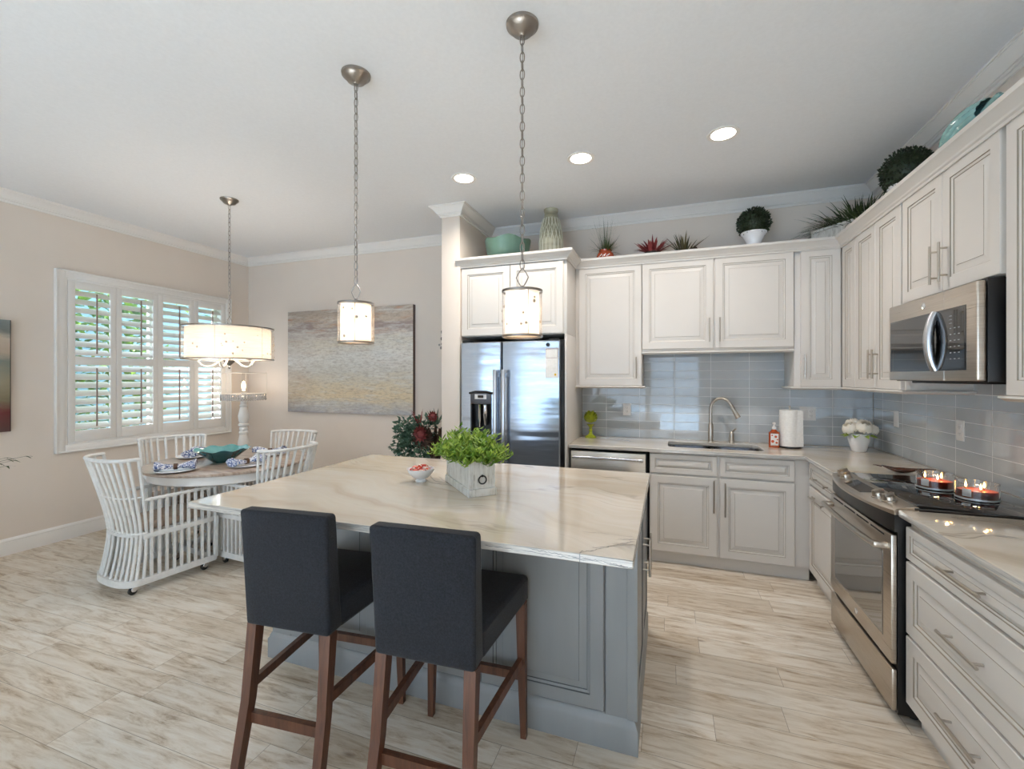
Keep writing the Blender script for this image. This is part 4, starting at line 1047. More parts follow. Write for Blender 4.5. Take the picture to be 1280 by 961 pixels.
# ================================================================ hanging lamps
def chain(mb, x, y, z0, z1, L=.046, r=.0022, w=.010):
    n = int((z1-z0)/(L*.80)); st = (z1-z0)/n
    for i in range(n):
        zc = z0+st*(i+.5); pts = []
        for k in range(12):
            a = 2*PI*k/12; u = w*math.cos(a); v = (L/2)*math.sin(a)
            v = v*.82+math.copysign(L*.09, v) if abs(v) > 1e-6 else v
            pts.append((x+u, y, zc+v) if i % 2 == 0 else (x, y+u, zc+v))
        mb.tube(pts, r, 6, closed=True)
    mb.tube([(x+.003, y+.003, z0), (x-.002, y+.002, (z0+z1)/2), (x+.003, y-.002, z1)], .0016, 5)
def hanging(name, label, cat, x, y, zb, zt, ro, ri, power, group=None, big=False, rz=0):
    t = thing(name, label, cat, (x, y, 0), rz, group)
    MB().lathe([(0, ZC-.052), (.012, ZC-.052), (.018, ZC-.045), (.045, ZC-.036), (.058, ZC-.020), (.064, ZC-.014), (.070, ZC-.010), (.072, ZC), (0, ZC)], 40).build('canopy', 'pewter', t)
    ztop = zt+.10
    ch = MB(); chain(ch, 0, 0, ztop, ZC-.05); ch.build('chain', 'pewter', t)
    lp = MB(); q = .028
    lp.tube([(0, 0, zt+.105), (-q*.55, 0, zt+.085), (-q, 0, zt+.062), (-q*.6, 0, zt+.040), (-.006, 0, zt+.024), (.006, 0, zt+.024), (q*.6, 0, zt+.040), (q, 0, zt+.062), (q*.55, 0, zt+.085)], .0026, 6, closed=True)
    lp.lathe([(0, zt+.026), (.007, zt+.026), (.010, zt+.016), (.018, zt+.010), (.036 if not big else .02, zt+.0), (0, zt)], 20)
    for k in range(3):
        a = 2*PI*k/3; lp.tube([(0, 0, zt+.008), (ro*math.cos(a), ro*math.sin(a), zt-.004)], .0022, 6)
    lp.build('finial_loop', 'pewter', t)
    H = zt-zb
    f = MB().lathe([(ri, zb+.006), (ri, zt-.006)], 64); sh = f.build('lamp_shade', 'shade', t)
    rm = MB()
    for z in (zb, zt):
        rm.lathe([(ro-.002, z-.005), (ro+.0015, z-.005), (ro+.0015, z+.005), (ro-.002, z+.005), (ro-.002, z-.005)], 64)
    for k in range(4 if not big else 6):
        a = R(-55)+2*PI*k/(4 if not big else 6)-rz; rm.tube([(ro*math.cos(a), ro*math.sin(a), zb), (ro*math.cos(a), ro*math.sin(a), zt)], .0014, 5)
    rm.build('rim_frame', 'pewter', t)
    MB().lathe([(ro-.001, zb), (ro-.001, zt)], 64).build('sheer_screen', 'sheer', t)
    bd = MB(); r = random.Random(int(x*100)); 
    for k in range(14 if not big else 46):
        a = r.uniform(0, 2*PI); z = r.uniform(zb+.02, zt-.02); s_ = r.uniform(.0045, .009)
        bd.lathe([(0, -.3), (.6, -.28), (1, 0), (.7, .35), (.35, .2), (0, .25)], 10, 0, T((ro*math.cos(a), ro*math.sin(a), z)) @ RZ(a) @ RY(PI/2) @ Matrix.Scale(s_, 4))
    bd.build('crystal_buttons', mat('button_bead', (168, 158, 146), .25), t)
    if not big:
        MB().lathe([(0, zb+.002), (ri-.002, zb+.002), (ri-.002, zb+.006), (0, zb+.006)], 40).build('diffuser', 'shade', t)
        bulbs = [(0, 0)]
    else:
        bulbs = [(.19*math.cos(2*PI*k/5+.3), .19*math.sin(2*PI*k/5+.3)) for k in range(5)]
        hb = MB().lathe([(0, zb-.085), (.006, zb-.08), (.010, zb-.066), (.006, zb-.055), (.016, zb-.046), (.040, zb-.020), (.046, zb-.010), (.02, zb), (.012, zb+.02), (.012, zt), (0, zt)], 24); hb.build('hub', 'pewter', t)
        for k, (bx_, by_) in enumerate(bulbs):
            a = math.atan2(by_, bx_); c, s_ = math.cos(a), math.sin(a)
            am = MB(); P_ = [(.02, zb+.02), (.07, zb-.02), (.115, zb-.055), (.16, zb-.066), (.20, zb-.050), (.222, zb-.018), (.20, zb+.004)]
            am.tube([(u*c, u*s_, z) for u, z in P_], .0085, 8)
            am.lathe([(0, -.002), (.018, .0), (.030, .008), (.032, .012), (.012, .012), (.011, .05), (0, .05)], 16, 0, T((bx_, by_, zb+.004)))
            am.build('arm', 'whitemetal', t)
    for k, (bx_, by_) in enumerate(bulbs):
        z = zb+H*.5 if not big else zb+.085
        MB().lathe([(0, -.032), (.012, -.028), (.018, -.008), (.019, .006), (.012, .026), (0, .034)], 14, 0, T((bx_, by_, z))).build('bulb', 'bulb', t)
        l = lamp('POINT', 'bulb_light', (bx_, by_, z+.0), power/len(bulbs), WARM, shadow_soft_size=.035); l.parent = t
    return t
hanging('pendant_lamp', 'drum pendant lamp hanging in front of the big painting, left of two over the island', 'pendant lamp', -1.504, 1.878, 1.655, 1.853, .088, .074, 2.6, 'pendant lamps over the island')
hanging('pendant_lamp', 'drum pendant lamp hanging in front of the refrigerator cabinet', 'pendant lamp', -.604, 1.855, 1.657, 1.853, .088, .074, 2.6, 'pendant lamps over the island')
hanging('chandelier', 'wide drum chandelier with curved white arms above the dining table', 'chandelier', -3.60, 2.833, 1.635, 1.905, .345, .318, 11, big=True)
for lab, x, y in (('recessed ceiling downlight nearest the fridge column', -1.496, 3.133), ('recessed ceiling downlight, middle one of the three in the row', -.582, 3.12), ('recessed ceiling downlight nearest the range wall', .329, 3.107)):
    t = thing('downlight', lab, 'downlight', (x, y, ZC), 0, 'recessed downlights')
    MB().lathe([(.072, -.004), (.095, -.006), (.097, -.001), (.097, .0), (.072, .0), (.072, -.004)], 40).build('trim_ring', 'trim', t)
    MB().lathe([(0, -.003), (.072, -.003), (.072, -.001), (0, -.001)], 32).build('lens', 'canlens', t)
    l = lamp('AREA', 'downlight_beam', (0, 0, -.012), 5, (1, .93, .86), shape='DISK', size=.13, spread=R(150)); l.parent = t

# ================================================================ floor lamp in the corner, wall sconce, paintings, plants in the room
fl = thing('floor_lamp', 'white turned-wood floor lamp with crystal fringe in the dining corner', 'floor lamp', (-4.80, 3.96, 0))
pr = [(0, 0), (.15, 0), (.155, .03), (.14, .05), (.08, .07), (.06, .10), (.05, .16), (.065, .24), (.07, .34), (.055, .44), (.04, .5), (.06, .53), (.06, .56), (.045, .58), (.055, .62), (.062, .70), (.042, .80), (.05, .815), (.05, .83), (.038, .845), (.048, .862), (.044, .88), (.034, .89), (.056, .905), (.056, .925), (.04, .935), (.052, .97), (.058, 1.02), (.044, 1.09), (.034, 1.13), (.045, 1.145), (.032, 1.16), (.034, 1.22), (.05, 1.26), (.03, 1.27), (.03, 1.30), (0, 1.30)]
MB().lathe(pr, 32).build('post', 'trim', fl)
fr_ = MB()
for z in (1.285, 1.535):
    for k in range(4):
        a, b = [(-.17, -.17), (.17, -.17), (.17, .17), (-.17, .17), (-.17, -.17)][k:k+2]
        fr_.tube([(a[0], a[1], z), (b[0], b[1], z)], .004, 6)
for a in ((-.17, -.17), (.17, -.17), (.17, .17), (-.17, .17)): fr_.tube([(a[0], a[1], 1.285), (a[0], a[1], 1.535)], .003, 6)
fr_.tube([(-.17, 0, 1.285), (.17, 0, 1.285)], .004, 6); fr_.tube([(0, -.17, 1.285), (0, .17, 1.285)], .004, 6)
fr_.build('wire_frame', 'whitemetal', fl)
MB().lathe([(0, 1.32), (.010, 1.32), (.019, 1.36), (.019, 1.40), (.012, 1.425), (0, 1.44)], 16).build('bulb', 'bulb', fl)
fg = MB()
for k in range(40):
    s_ = (k % 10)/10-.5+.05; e = k//10; a = [(s_*.34, -.17), (.17, s_*.34), (s_*.34, .17), (-.17, s_*.34)][e]
    for j, zz in enumerate((1.268, 1.245, 1.222)): fg.ball((a[0], a[1], zz), .012 if j < 2 else .015, n=6, m=4, sc=(1, 1, 1.2))
fg.build('crystal_fringe', 'crystal', fl, smooth=False)
l = lamp('POINT', 'bulb_light', (0, 0, 1.47), 1.0, WARM, shadow_soft_size=.03); l.parent = fl

sc = thing('wall_sconce', 'small crystal wall sconce peeking out left of the fridge column', 'wall sconce', (-2.34, YB-.002, 1.78))
MB().lathe([(0, 0), (.03, 0), (.034, .006), (.03, .012), (0, .014)], 20, 0, T((.03, 0, .1)) @ RX(PI/2)).tube([(.03, -.01, .1), (.03, -.06, .09), (.03, -.08, .13)], .006, 8).build('bracket', 'pewter', sc)
cb = MB(); r = random.Random(3)
for k in range(16): cb.ball((.012+.05*r.random(), -.05-.06*r.random(), .015+.19*k/16), .0125, n=6, m=4)
cb.build('crystal_drops', 'crystal', sc, smooth=False)

pa = thing('painting', 'large abstract painting in beige, grey and ochre streaks on the dining wall', 'painting', (-4.49, YB-.002, 1.055))
MB().box(0, 1.80, -.040, 0, 0, 1.242, bev=.002).build('canvas', 'canvas', pa)
MB().box(1.8005, 1.806, -.040, 0, 0, 1.242).build('wood_edge', 'jute', pa)
pb = thing('painting', 'landscape painting with dark red foreground cut off at the left edge of the photo', 'painting', (XL+.002, 1.05, 1.03))
MB().box(0, .036, 0, 1.055, 0, .925, bev=.002).build('canvas', 'canvas2', pb)
MB().box(0, .034, 1.0555, 1.060, 0, .925).build('dark_edge', 'darkgap', pb)

pl = thing('potted_palm', 'feathery palm whose frond tips show at the left edge of the photo', 'potted plant', (-4.60, 1.14, 0)); pl.scale = (1.1, 1.1, 1.25)
MB().lathe([(0, 0), (.13, 0), (.17, .30), (.18, .33), (.165, .33), (.15, .29), (0, .29)], 28).build('pot', 'potdark', pl)
fo = MB(); r = random.Random(11)
for k in range(18):
    a = R(75)+R(14)*(k-3) if k < 7 else r.uniform(-1.9, 1.6); Lf = r.uniform(.60, .72) if k < 7 else r.uniform(.45, .6)
    pts = []; v = Vector((0, 0, .29)); d = Vector((math.cos(a)*.45, math.sin(a)*.45, 1)).normalized()
    for i in range(12): pts.append(v.copy()); v = v+d*Lf/9; d = (d+Vector((math.cos(a), math.sin(a), -.35))*.13).normalized()
    fo.tube(pts, [.004*(1-i/13) for i in range(12)], 5)
    for i in range(3, 12):
        dr_ = (pts[i]-pts[i-1]).normalized(); sd = dr_.cross(Vector((0, 0, 1))).normalized()
        for s_ in (-1, 1): fo.blade(pts[i], dr_*.7+sd*s_, .16*(1.1-i/14), .014, .30)
fo.build('fronds', 'grass', pl, smooth=False)

ar = thing('flower_arrangement', 'tall arrangement of sage leaves and dark red blooms standing beside the fridge column', 'plant arrangement', (-2.17, 3.78, 0))
MB().lathe([(0, 0), (.15, 0), (.17, .02), (.13, .12), (.17, .30), (.19, .42), (.15, .52), (.10, .56), (.11, .58), (.09, .58), (.08, .5), (0, .5)], 32).build('urn', 'potdark', ar)
tr_ = MB(); r = random.Random(21)
for k in range(9): tr_.tube([(r.uniform(-.04, .04), r.uniform(-.04, .04), .5), (r.uniform(-.02, .12), r.uniform(-.08, .05), .75), (r.uniform(.0, .18), r.uniform(-.1, .1), 1.0)], [.02, .022, .008], 7)
tr_.build('stems', 'stem', ar)
sg = MB()
for cxs, n_ in (((-.20, -.05, .96, .14), 230), ((-.10, -.05, .82, .16), 230), ((-.27, -.02, .80, .11), 130), ((-.05, 0, .98, .12), 90)):
    for k in range(n_):
        p = Vector((r.gauss(0, 1), r.gauss(0, 1), r.gauss(0, 1))).normalized()*cxs[3]*r.random()**.4; c_ = Vector(cxs[:3])+p
        sg.leaf(c_, p+Vector((r.uniform(-.1, .1), r.uniform(-.1, .1), r.uniform(-.1, .1))), r.uniform(.045, .07), r.uniform(.030, .042), up=(r.uniform(-1, 1), r.uniform(-1, 1), 1))
for k in range(12):
    sg.tube([(r.uniform(-.05, .05), 0, .55), (r.uniform(-.2, 0), -.03, .75), (r.uniform(-.3, -.02), r.uniform(-.1, .05), .95)], .003, 5)
sg.build('sage_leaves', 'leafsage', ar, smooth=False)
sp = MB()
for k in range(34):
    a = r.uniform(0, 2*PI); sp.blade((.06+r.uniform(-.03, .03), r.uniform(-.03, .03), 1.03), (math.cos(a), math.sin(a), r.uniform(.4, 1.6)), r.uniform(.14, .24), .018, r.uniform(.0, .35))
sp.build('spiky_leaves', 'leafsage', ar, smooth=False)
rs = MB()
for k in range(14):
    a = r.uniform(0, 2*PI); rs.blade((-.10, -.02, 1.0), (math.cos(a)*.8, math.sin(a)*.8, 1.4), r.uniform(.14, .23), .012, .1)
rs.build('red_spikes', 'leafred', ar, smooth=False)
for (bx_, by_, bz, rr) in ((.01, -.16, .955, .072), (.125, -.14, 1.12, .05)):
    bl = MB()
    for L_ in range(3):
        for k in range(12):
            a = 2*PI*k/12+L_*.26; el = .25+.45*L_
            bl.leaf((bx_, by_, bz), (math.cos(a)*math.cos(el), -abs(.3)-.0+math.sin(el)*-.6, math.sin(a)*math.cos(el)), rr*(1.25-.28*L_), rr*.7, up=(0, -1, 0), fold=.2)
    bl.ball((bx_, by_-.018, bz), rr*.62, n=14, m=8, sc=(1, .6, 1))
    bl.build('bloom', 'maroon', ar, smooth=False)
lf = MB()
for k in range(16):
    a = 2*PI*k/16; lf.leaf((.01+.02*math.cos(a), -.145, .945+.02*math.sin(a)-.02), (math.cos(a), -.05, math.sin(a)), .10, .05, up=(0, -1, 0))
lf.build('brown_bracts', 'stem', ar, smooth=False)

# ================================================================ things on the island
cy_ = thing('candy_bowl', 'small white footed bowl of red wrapped candy on the island', 'bowl', (-1.268, 2.115, .914))
MB().lathe([(0, 0), (.028, 0), (.030, .006), (.020, .012), (.045, .026), (.068, .052), (.074, .070), (.071, .070), (.064, .052), (.04, .030), (0, .022)], 40).build('bowl_body', 'white', cy_)
cd = MB(); r = random.Random(31)
for k in range(42):
    a = r.uniform(0, 2*PI); q = .052*math.sqrt(r.random()); 
    X = T((q*math.cos(a), q*math.sin(a), .058+.024*(1-q/.055)+r.uniform(-.004, .008))) @ RZ(r.uniform(0, PI)) @ RX(r.uniform(-.6, .6))
    cd.lathe([(0, -.016), (.008, -.013), (.011, 0), (.008, .013), (0, .016)], 8, 0, X @ RY(PI/2))
c0 = cd.build('candies', 'candy', cy_); c0['kind'] = 'stuff'
PLa = math.atan2(2.189-1.883, -1.137+.842)
pt = thing('herb_planter', 'distressed white wooden box planter with a bushy green herb on the island', 'planter', (-.962, 2.078, .9145), PLa-PI)
def trap(mb, hx0, hy0, hx1, hy1, z0, z1, mi=0):
    vs = [(-hx0, -hy0, z0), (hx0, -hy0, z0), (hx0, hy0, z0), (-hx0, hy0, z0), (-hx1, -hy1, z1), (hx1, -hy1, z1), (hx1, hy1, z1), (-hx1, hy1, z1)]
    mb.add(vs, [(0, 3, 2, 1), (4, 5, 6, 7), (0, 1, 5, 4), (1, 2, 6, 5), (2, 3, 7, 6), (3, 0, 4, 7)], mi)
pbx = MB(); HX, HY, HH = .185, .062, .165
pbx.box(-HX-.010, HX+.010, -HY-.010, HY+.010, 0, .036, bev=.003)
for s_ in (-1, 1):
    pbx.box(-HX, HX, s_*HY-(.012 if s_ > 0 else 0), s_*HY+(0 if s_ > 0 else .012), .036, HH, bev=.002)
    pbx.box(s_*HX-(.012 if s_ > 0 else 0), s_*HX+(0 if s_ > 0 else .012), -HY+.012, HY-.012, .036, HH, bev=.002)
for x in (-HX+.004, HX-.010):
    for y in (-HY-.004, HY-.002): pbx.box(x-.004, x+.010, y, y+.006, .036, HH, bev=.001)
pbx.box(-HX+.01, HX-.01, -HY+.01, HY-.01, HH-.03, HH-.02)
pbx.build('wooden_box', 'distress', pt, smooth=False)
for s_ in (-1, 1):
    MB().tube([(s_*(HX+.006), .019*math.cos(2*PI*k/18), .078+.019*math.sin(2*PI*k/18)) for k in range(18)], .0034, 8, closed=True).ball((s_*(HX+.004), 0, .096), .006).build('ring_pull', 'black', pt)
hb = MB(); r = random.Random(41)
for k in range(230):
    a = r.uniform(0, 2*PI); q = r.random()**.5
    b0 = Vector((HX*.9*q*math.cos(a), HY*.8*q*math.sin(a), HH-.02))
    d = Vector((math.cos(a)*q*1.1, math.sin(a)*q*1.25, r.uniform(.25, 1.0))).normalized(); Lh = r.uniform(.09, .195)*(1-.1*q)
    tip = b0+d*Lh+Vector((0, 0, -.03*q)); md_ = (b0+tip)/2+Vector((r.uniform(-.01, .01), r.uniform(-.01, .01), .01))
    hb.tube([b0, md_, tip], .0012, 4)
    nl = 9
    for j in range(nl):
        f = .25+.8*j/nl; p = md_.lerp(tip, max(0, (f-.5)*2)) if f > .5 else b0.lerp(md_, f*2)
        aa = j*2.4+r.random()
        hb.leaf(p, (math.cos(aa), math.sin(aa), r.uniform(.4, 1.8)), r.uniform(.030, .042), r.uniform(.019, .026), up=(math.cos(aa), math.sin(aa), .5), droop=.05)
hb.build('herb_foliage', 'leafbright', pt, smooth=False)

# ================================================================ things on the counters
at = thing('artichoke_ornament', 'lime green ceramic artichoke on a stem by the fridge panel', 'ornament', (-.69, 4.20, .914))
MB().lathe([(0, 0), (.052, 0), (.052, .008), (.035, .02), (.018, .035), (.013, .06), (.022, .068), (.013, .076), (.014, .10), (.03, .118), (.04, .125), (0, .125)], 28).build('foot', 'lime', at)
al = MB(); al.ball((0, 0, .185), .046, n=20, m=12)
for L_ in range(6):
    el = -.75+.38*L_; n_ = [9, 10, 9, 8, 6, 4][L_]
    for k in range(n_):
        a = 2*PI*(k+.5*(L_ % 2))/n_; c, s_ = math.cos(a), math.sin(a); rr = .047
        p = Vector((rr*math.cos(el)*c, rr*math.cos(el)*s_, .180+rr*math.sin(el)))
        dd_ = Vector((c*(1.0-.12*L_), s_*(1.0-.12*L_), .75)).normalized(); u_ = Vector((-s_, c, 0)); n2 = u_.cross(dd_)*-1
        w2 = .021; L2 = .034
        vs = [p-u_*w2*.6, p+u_*w2*.6, p+dd_*L2*.55+u_*w2+n2*.006, p+dd_*L2+n2*.004, p+dd_*L2*.55-u_*w2+n2*.006, p+dd_*L2*.45+n2*.013, p-n2*.004+dd_*L2*.5]
        al.add([v[:] for v in vs], [(0, 1, 5), (1, 2, 5), (2, 3, 5), (3, 4, 5), (4, 0, 5), (1, 0, 6), (2, 1, 6), (3, 2, 6), (4, 3, 6), (0, 4, 6)])
al.build('artichoke_head', 'lime', at)

sb = thing('soap_bottle', 'orange liquid soap bottle with white pump beside the paper towel', 'soap bottle', (.808, 4.10, .914))
MB().prism(rrect(-.038, .038, -.022, .022, .018), 0, .125).lathe([(0, .125), (.03, .125), (.018, .14), (.014, .145), (0, .145)], 20).build('bottle', 'soap', sb)
MB().box(-.028, .028, -.0235, -.0222, .018, .112, bev=.0005).build('label', 'paper', sb)
dg = MB(); [dg.ball((x, -.0238, z), rr, n=10, m=4, sc=(1, .06, 1)) for x, z, rr in ((.008, .088, .010), (-.014, .05, .012), (.014, .04, .009), (-.018, .098, .006), (.02, .065, .006))]
dg.build('label_print', mat('orange_print', (196, 84, 44), .6), sb)
MB().lathe([(0, .145), (.015, .145), (.016, .165), (.006, .170), (.005, .188), (.012, .190), (.012, .200), (0, .202)], 18).tube([(0, 0, .195), (0, -.03, .196), (0, -.036, .190)], .005, 8).build('pump', 'whiteplastic', sb)
pw_ = thing('paper_towel', 'roll of white paper towels on a dark stand by the sink', 'paper towel', (.925, 4.13, .914))
MB().cyl(.082, 0, .012, 36, bev=.003).build('stand_base', 'black', pw_)
pp = MB(); P_ = []
for k in range(64):
    a = 2*PI*k/64; P_.append((.073*math.cos(a), .073*math.sin(a)))
pp.prism(P_, .014, .302); pp.add([(.03, -.067, .016), (.084, -.055, .016), (.080, -.050, .300), (.0, -.072, .300)], [(0, 1, 2, 3)])
pp.build('roll', 'paper', pw_)
MB().cyl(.006, .012, .325, 12).ball((0, 0, .328), .009).build('rod', 'nickel', pw_)

fw = thing('flower_pot', 'white ceramic pot with white cloth roses in the counter corner', 'flower pot', (1.375, 4.085, .914))
MB().lathe([(0, 0), (.042, 0), (.048, .008), (.070, .09), (.074, .135), (.070, .137), (.062, .12), (0, .115)], 36).build('pot', 'white', fw)
gr_ = MB(); r = random.Random(51)
for k in range(9):
    a = 2*PI*k/9; gr_.leaf((.04*math.cos(a), .04*math.sin(a), .13), (math.cos(a), math.sin(a), -.25), .085, .05)
gr_.build('leaves', 'leafbright', fw, smooth=False)
for (fx, fy, fz, fs_) in ((-.066, -.025, .180, .055), (.012, -.060, .192, .055), (.074, -.010, .178, .054), (-.025, .050, .205, .054), (.050, .050, .200, .052)):
    ro_ = MB()
    tl = Vector((fx, fy, .12)).normalized(); Q = T((fx, fy, fz)) @ Vector((0, 0, 1)).rotation_difference(tl).to_matrix().to_4x4()
    for L_ in range(5):
        n_ = [6, 6, 5, 4, 3][L_]; rr = fs_*(.92-.16*L_)
        for k in range(n_):
            a = 2*PI*k/n_+L_*.7; vs = []; fs = []; n2 = 6; hw_ = PI/n_*1.35
            for i in range(n2+1):
                for j in range(n2+1):
                    u = (i/n2-.5)*2; v = j/n2
                    th = 2.5-v*(1.35+.22*L_); ph = a+u*hw_*(.55+.45*math.sin(PI*min(1, v+.15)))
                    q = rr*(1+.16*v*v*(1-.2*L_)-.05*u*u*v); z = -q*math.cos(th)*.80+.004*math.sin(5*u+L_)-.010*abs(u)**3*v
                    vs.append((q*math.sin(th)*math.cos(ph), q*math.sin(th)*math.sin(ph), z))
            for i in range(n2):
                for j in range(n2): fs.append((i*(n2+1)+j, (i+1)*(n2+1)+j, (i+1)*(n2+1)+j+1, i*(n2+1)+j+1))
            ro_.add(vs, fs, 0, Q)
    ro_.ball((0, 0, 0), 1, n=14, m=10) if 0 else ro_.lathe([(fs_*.30*math.sin(PI*i/8), -fs_*.35*math.cos(PI*i/8)) for i in range(9)], 14, 0, Q @ T((0, 0, fs_*.18)))
    ro_.build('rose', 'petal', fw, ang=80)
ds = thing('leaf_dish', 'dark brown leaf-shaped wooden dish at the far end of the cooktop', 'dish', (1.285, 3.215, .9145), R(-20)); ds.scale = (.70, .70, .70)
dm = MB(); vs = []; fs = []; n_, m_ = 28, 5
for j in range(m_+1):
    f = j/m_
    for i in range(n_):
        a = 2*PI*i/n_; ra = .105*(1+.35*abs(math.cos(a))**6*(1 if math.cos(a) > 0 else .55)); rb = .075
        vs.append((ra*f*math.cos(a), rb*f*math.sin(a), .004+.034*f**2.2+.016*f*abs(math.cos(a))**4))
for j in range(m_):
    for i in range(n_): fs.append((j*n_+i, j*n_+(i+1) % n_, (j+1)*n_+(i+1) % n_, (j+1)*n_+i))
dm.add(vs, fs); do = dm.build('dish_body', 'jute', ds); sol = do.modifiers.new('thick', 'SOLIDIFY'); sol.thickness = .005
MB().tube([(.12, 0, .05), (.17, -.005, .058), (.215, -.012, .060)], [.007, .005, .003], 8).build('stem', 'jute', ds)
MB().tube([(-.12, 0, .046), (-.16, .005, .052), (-.18, .01, .050)], [.006, .004, .002], 8).build('stem', 'jute', ds)

for lab, x, y, r0 in (('amber three-wick candle in a glass bowl, the one farther from the camera', 1.255, 2.795, .072), ('amber three-wick candle in a glass bowl, nearer the drawers at right', 1.325, 2.610, .073)):
    t = thing('jar_candle', lab, 'candle', (x, y, .9248), 0, 'lit candles on the cooktop')
    MB().lathe([(0, 0), (r0-.004, 0), (r0, .006), (r0, .076), (r0-.004, .076), (r0-.004, .010), (0, .008)], 40).build('glass_bowl', 'glass', t)
    MB().lathe([(0, .0085), (r0-.0045, .0105), (r0-.0045, .044), (0, .042)], 36).build('wax', 'brownwax', t)
    MB().lathe([(r0+.0003, .004), (r0+.0012, .004), (r0+.0012, .011), (r0+.0003, .011)], 40).build('silver_band', 'silverlabel', t)
    MB().box(-.016, .016, -r0-.0025, -r0-.0005, .018, .052, bev=.0005, X=RZ(R(-52))).build('label', 'silverlabel', t)
    for k in range(3):
        a = 2*PI*k/3+.4; wx, wy = .036*math.cos(a), .036*math.sin(a)
        wk = MB().cyl(.001, .042, .053, 6, X=T((wx, wy, 0))).build('wick', 'black', t)
        MB().lathe([(0, .050), (.0035, .054), (.0045, .060), (.0025, .069), (0, .077)], 10, 0, T((wx, wy, 0))).build('flame', 'flame', wk)
    l = lamp('POINT', 'candle_glow', (0, 0, .085), .15, (1, .62, .3), shadow_soft_size=.006); l.parent = t

def wall_plate(label, loc, rz, gangs, cat='outlet', kinds=('o',)):
    t = thing('outlet' if cat == 'outlet' else 'light_switch', label, cat, loc, rz)
    w_ = .072+.046*(gangs-1)
    MB().rings(-w_/2, w_/2, -.058, .058, [(0, 0, 0), (0, -.004, 0), (.004, -.006, 0), (.008, -.006, 0)]).build('cover_plate', 'whiteplastic', t)
    for k in range(gangs):
        xc = (k-(gangs-1)/2)*.046; kd = kinds[k]
        m_ = MB().box(xc-.0165, xc+.0165, -.0075, -.0055, -.034, .034, bev=.001)
        m_.build('socket' if kd == 'o' else 'rocker', 'whiteplastic', t)
        if kd == 'o':
            sl = MB()
            for dz in (-.018, .018):
                sl.box(xc-.008, xc-.006, -.0078, -.0074, dz-.003, dz+.005); sl.box(xc+.006, xc+.008, -.0078, -.0074, dz-.003, dz+.005); sl.box(xc-.0015, xc+.0015, -.0078, -.0074, dz-.010, dz-.007)
            sl.build('slots', 'darkgap', t)
yb_ = YB-.010
wall_plate('white outlet on the tile backsplash beside the green artichoke', (-.370, yb_, 1.176), 0, 1)
wall_plate('white double wall plate with switch and outlet beside the paper towel', (1.105, yb_, 1.176), 0, 2, kinds=('s', 'o'))
wall_plate('white switch plate on the right backsplash next to the white roses', (XR-.008, 3.965, 1.178), RZm, 1, cat='switch', kinds=('s',))
wall_plate('white outlet plate on the right backsplash below the microwave', (XR-.008, 3.215, 1.178), RZm, 1, kinds=('o',))

# ================================================================ things on top of the wall cabinets
ZT0 = 2.506
t = thing('decorative_bowl', 'sea-green ceramic bowl with uneven rim on the fridge cabinet', 'bowl', (-1.40, 3.86, ZT0))
MB().lathe([(0, 0), (.09, 0), (.13, .03), (.185, .09), (.20, .15), (.212, .222)], 48, wob=lambda a, r, z, k: (r*(1+.02*math.sin(3*a)), z+(.012*math.sin(5*a+1) if k > 3 else 0))).lathe([(.212, .222), (.195, .20), (.175, .10), (.10, .03), (0, .025)], 48, wob=lambda a, r, z, k: (r*(1+.02*math.sin(3*a)), z+(.012*math.sin(5*a+1) if k < 2 else 0))).build('vessel', 'celadon', t)
t = thing('tall_vase', 'tall ribbed taupe vase with woven line relief on the fridge cabinet', 'vase', (-1.02, 3.99, ZT0))
vp = [(0, 0), (.085, 0), (.10, .05), (.112, .14), (.110, .24), (.098, .34), (.078, .42), (.064, .455), (.060, .48), (.066, .51), (.068, .525), (.060, .525), (.055, .48), (0, .46)]
MB().lathe(vp, 40).build('body', 'vase', t)
def vr(z):
    for (r0, a), (r1, b) in zip(vp[1:], vp[2:]):
        if a <= z <= b: return r0+(r1-r0)*(z-a)/max(1e-6, b-a)
    return .06
rl = MB()
for k in range(18):
    a0 = 2*PI*k/18
    for s_ in (-1, 1):
        rl.tube([((vr(z)+.001)*math.cos(a0+s_*w_), (vr(z)+.001)*math.sin(a0+s_*w_), z) for z, w_ in [(.02, .06), (.12, .06), (.22, .06), (.27, .17), (.33, .06), (.38, .17), (.43, .10)]], .0028, 5)
rl.build('relief_lines', 'vaseline', t)

def blades(parent, n, cx, cy, cz, r0, Lmin, Lmax, wd, seed, m_, name='grass_blades', up=(.5, 2.2), droop=(.1, .7), spread=1.0):
    r = random.Random(seed); g_ = MB()
    for k in range(n):
        a = r.uniform(0, 2*PI); q = r.random()**.5
        g_.blade((cx+r0[0]*q*math.cos(a), cy+r0[1]*q*math.sin(a), cz), (math.cos(a)*spread*q, math.sin(a)*spread*q, r.uniform(*up)), r.uniform(Lmin, Lmax), wd*r.uniform(.7, 1.2), r.uniform(*droop), 5)
    return g_.build(name, m_, parent, smooth=False)
t = thing('spider_plant', 'spiky green grass in a small round terracotta pot on the cabinets', 'potted plant', (-.548, 4.16, ZT0))
MB().lathe([(0, 0), (.045, 0), (.078, .035), (.086, .075), (.072, .115), (.056, .13), (.060, .145), (.050, .145), (.045, .12), (0, .12)], 32).build('pot', 'terracotta', t)
r = random.Random(61); pm = MB()
for k in range(9): pm.lathe([(0, 0), (1, .1), (.6, .5), (0, .7)], 6, 0, T((.084*math.cos(-1.57+(k-4)*.14), .084*math.sin(-1.57+(k-4)*.14), .075+.008*(k % 3))) @ RX(PI/2) @ Matrix.Scale(.006, 4))
pm.build('painted_dots', 'paper', t)
blades(t, 120, 0, 0, .12, (.04, .04), .10, .22, .008, 62, 'grass', up=(.2, 2.2), droop=(.05, .5))
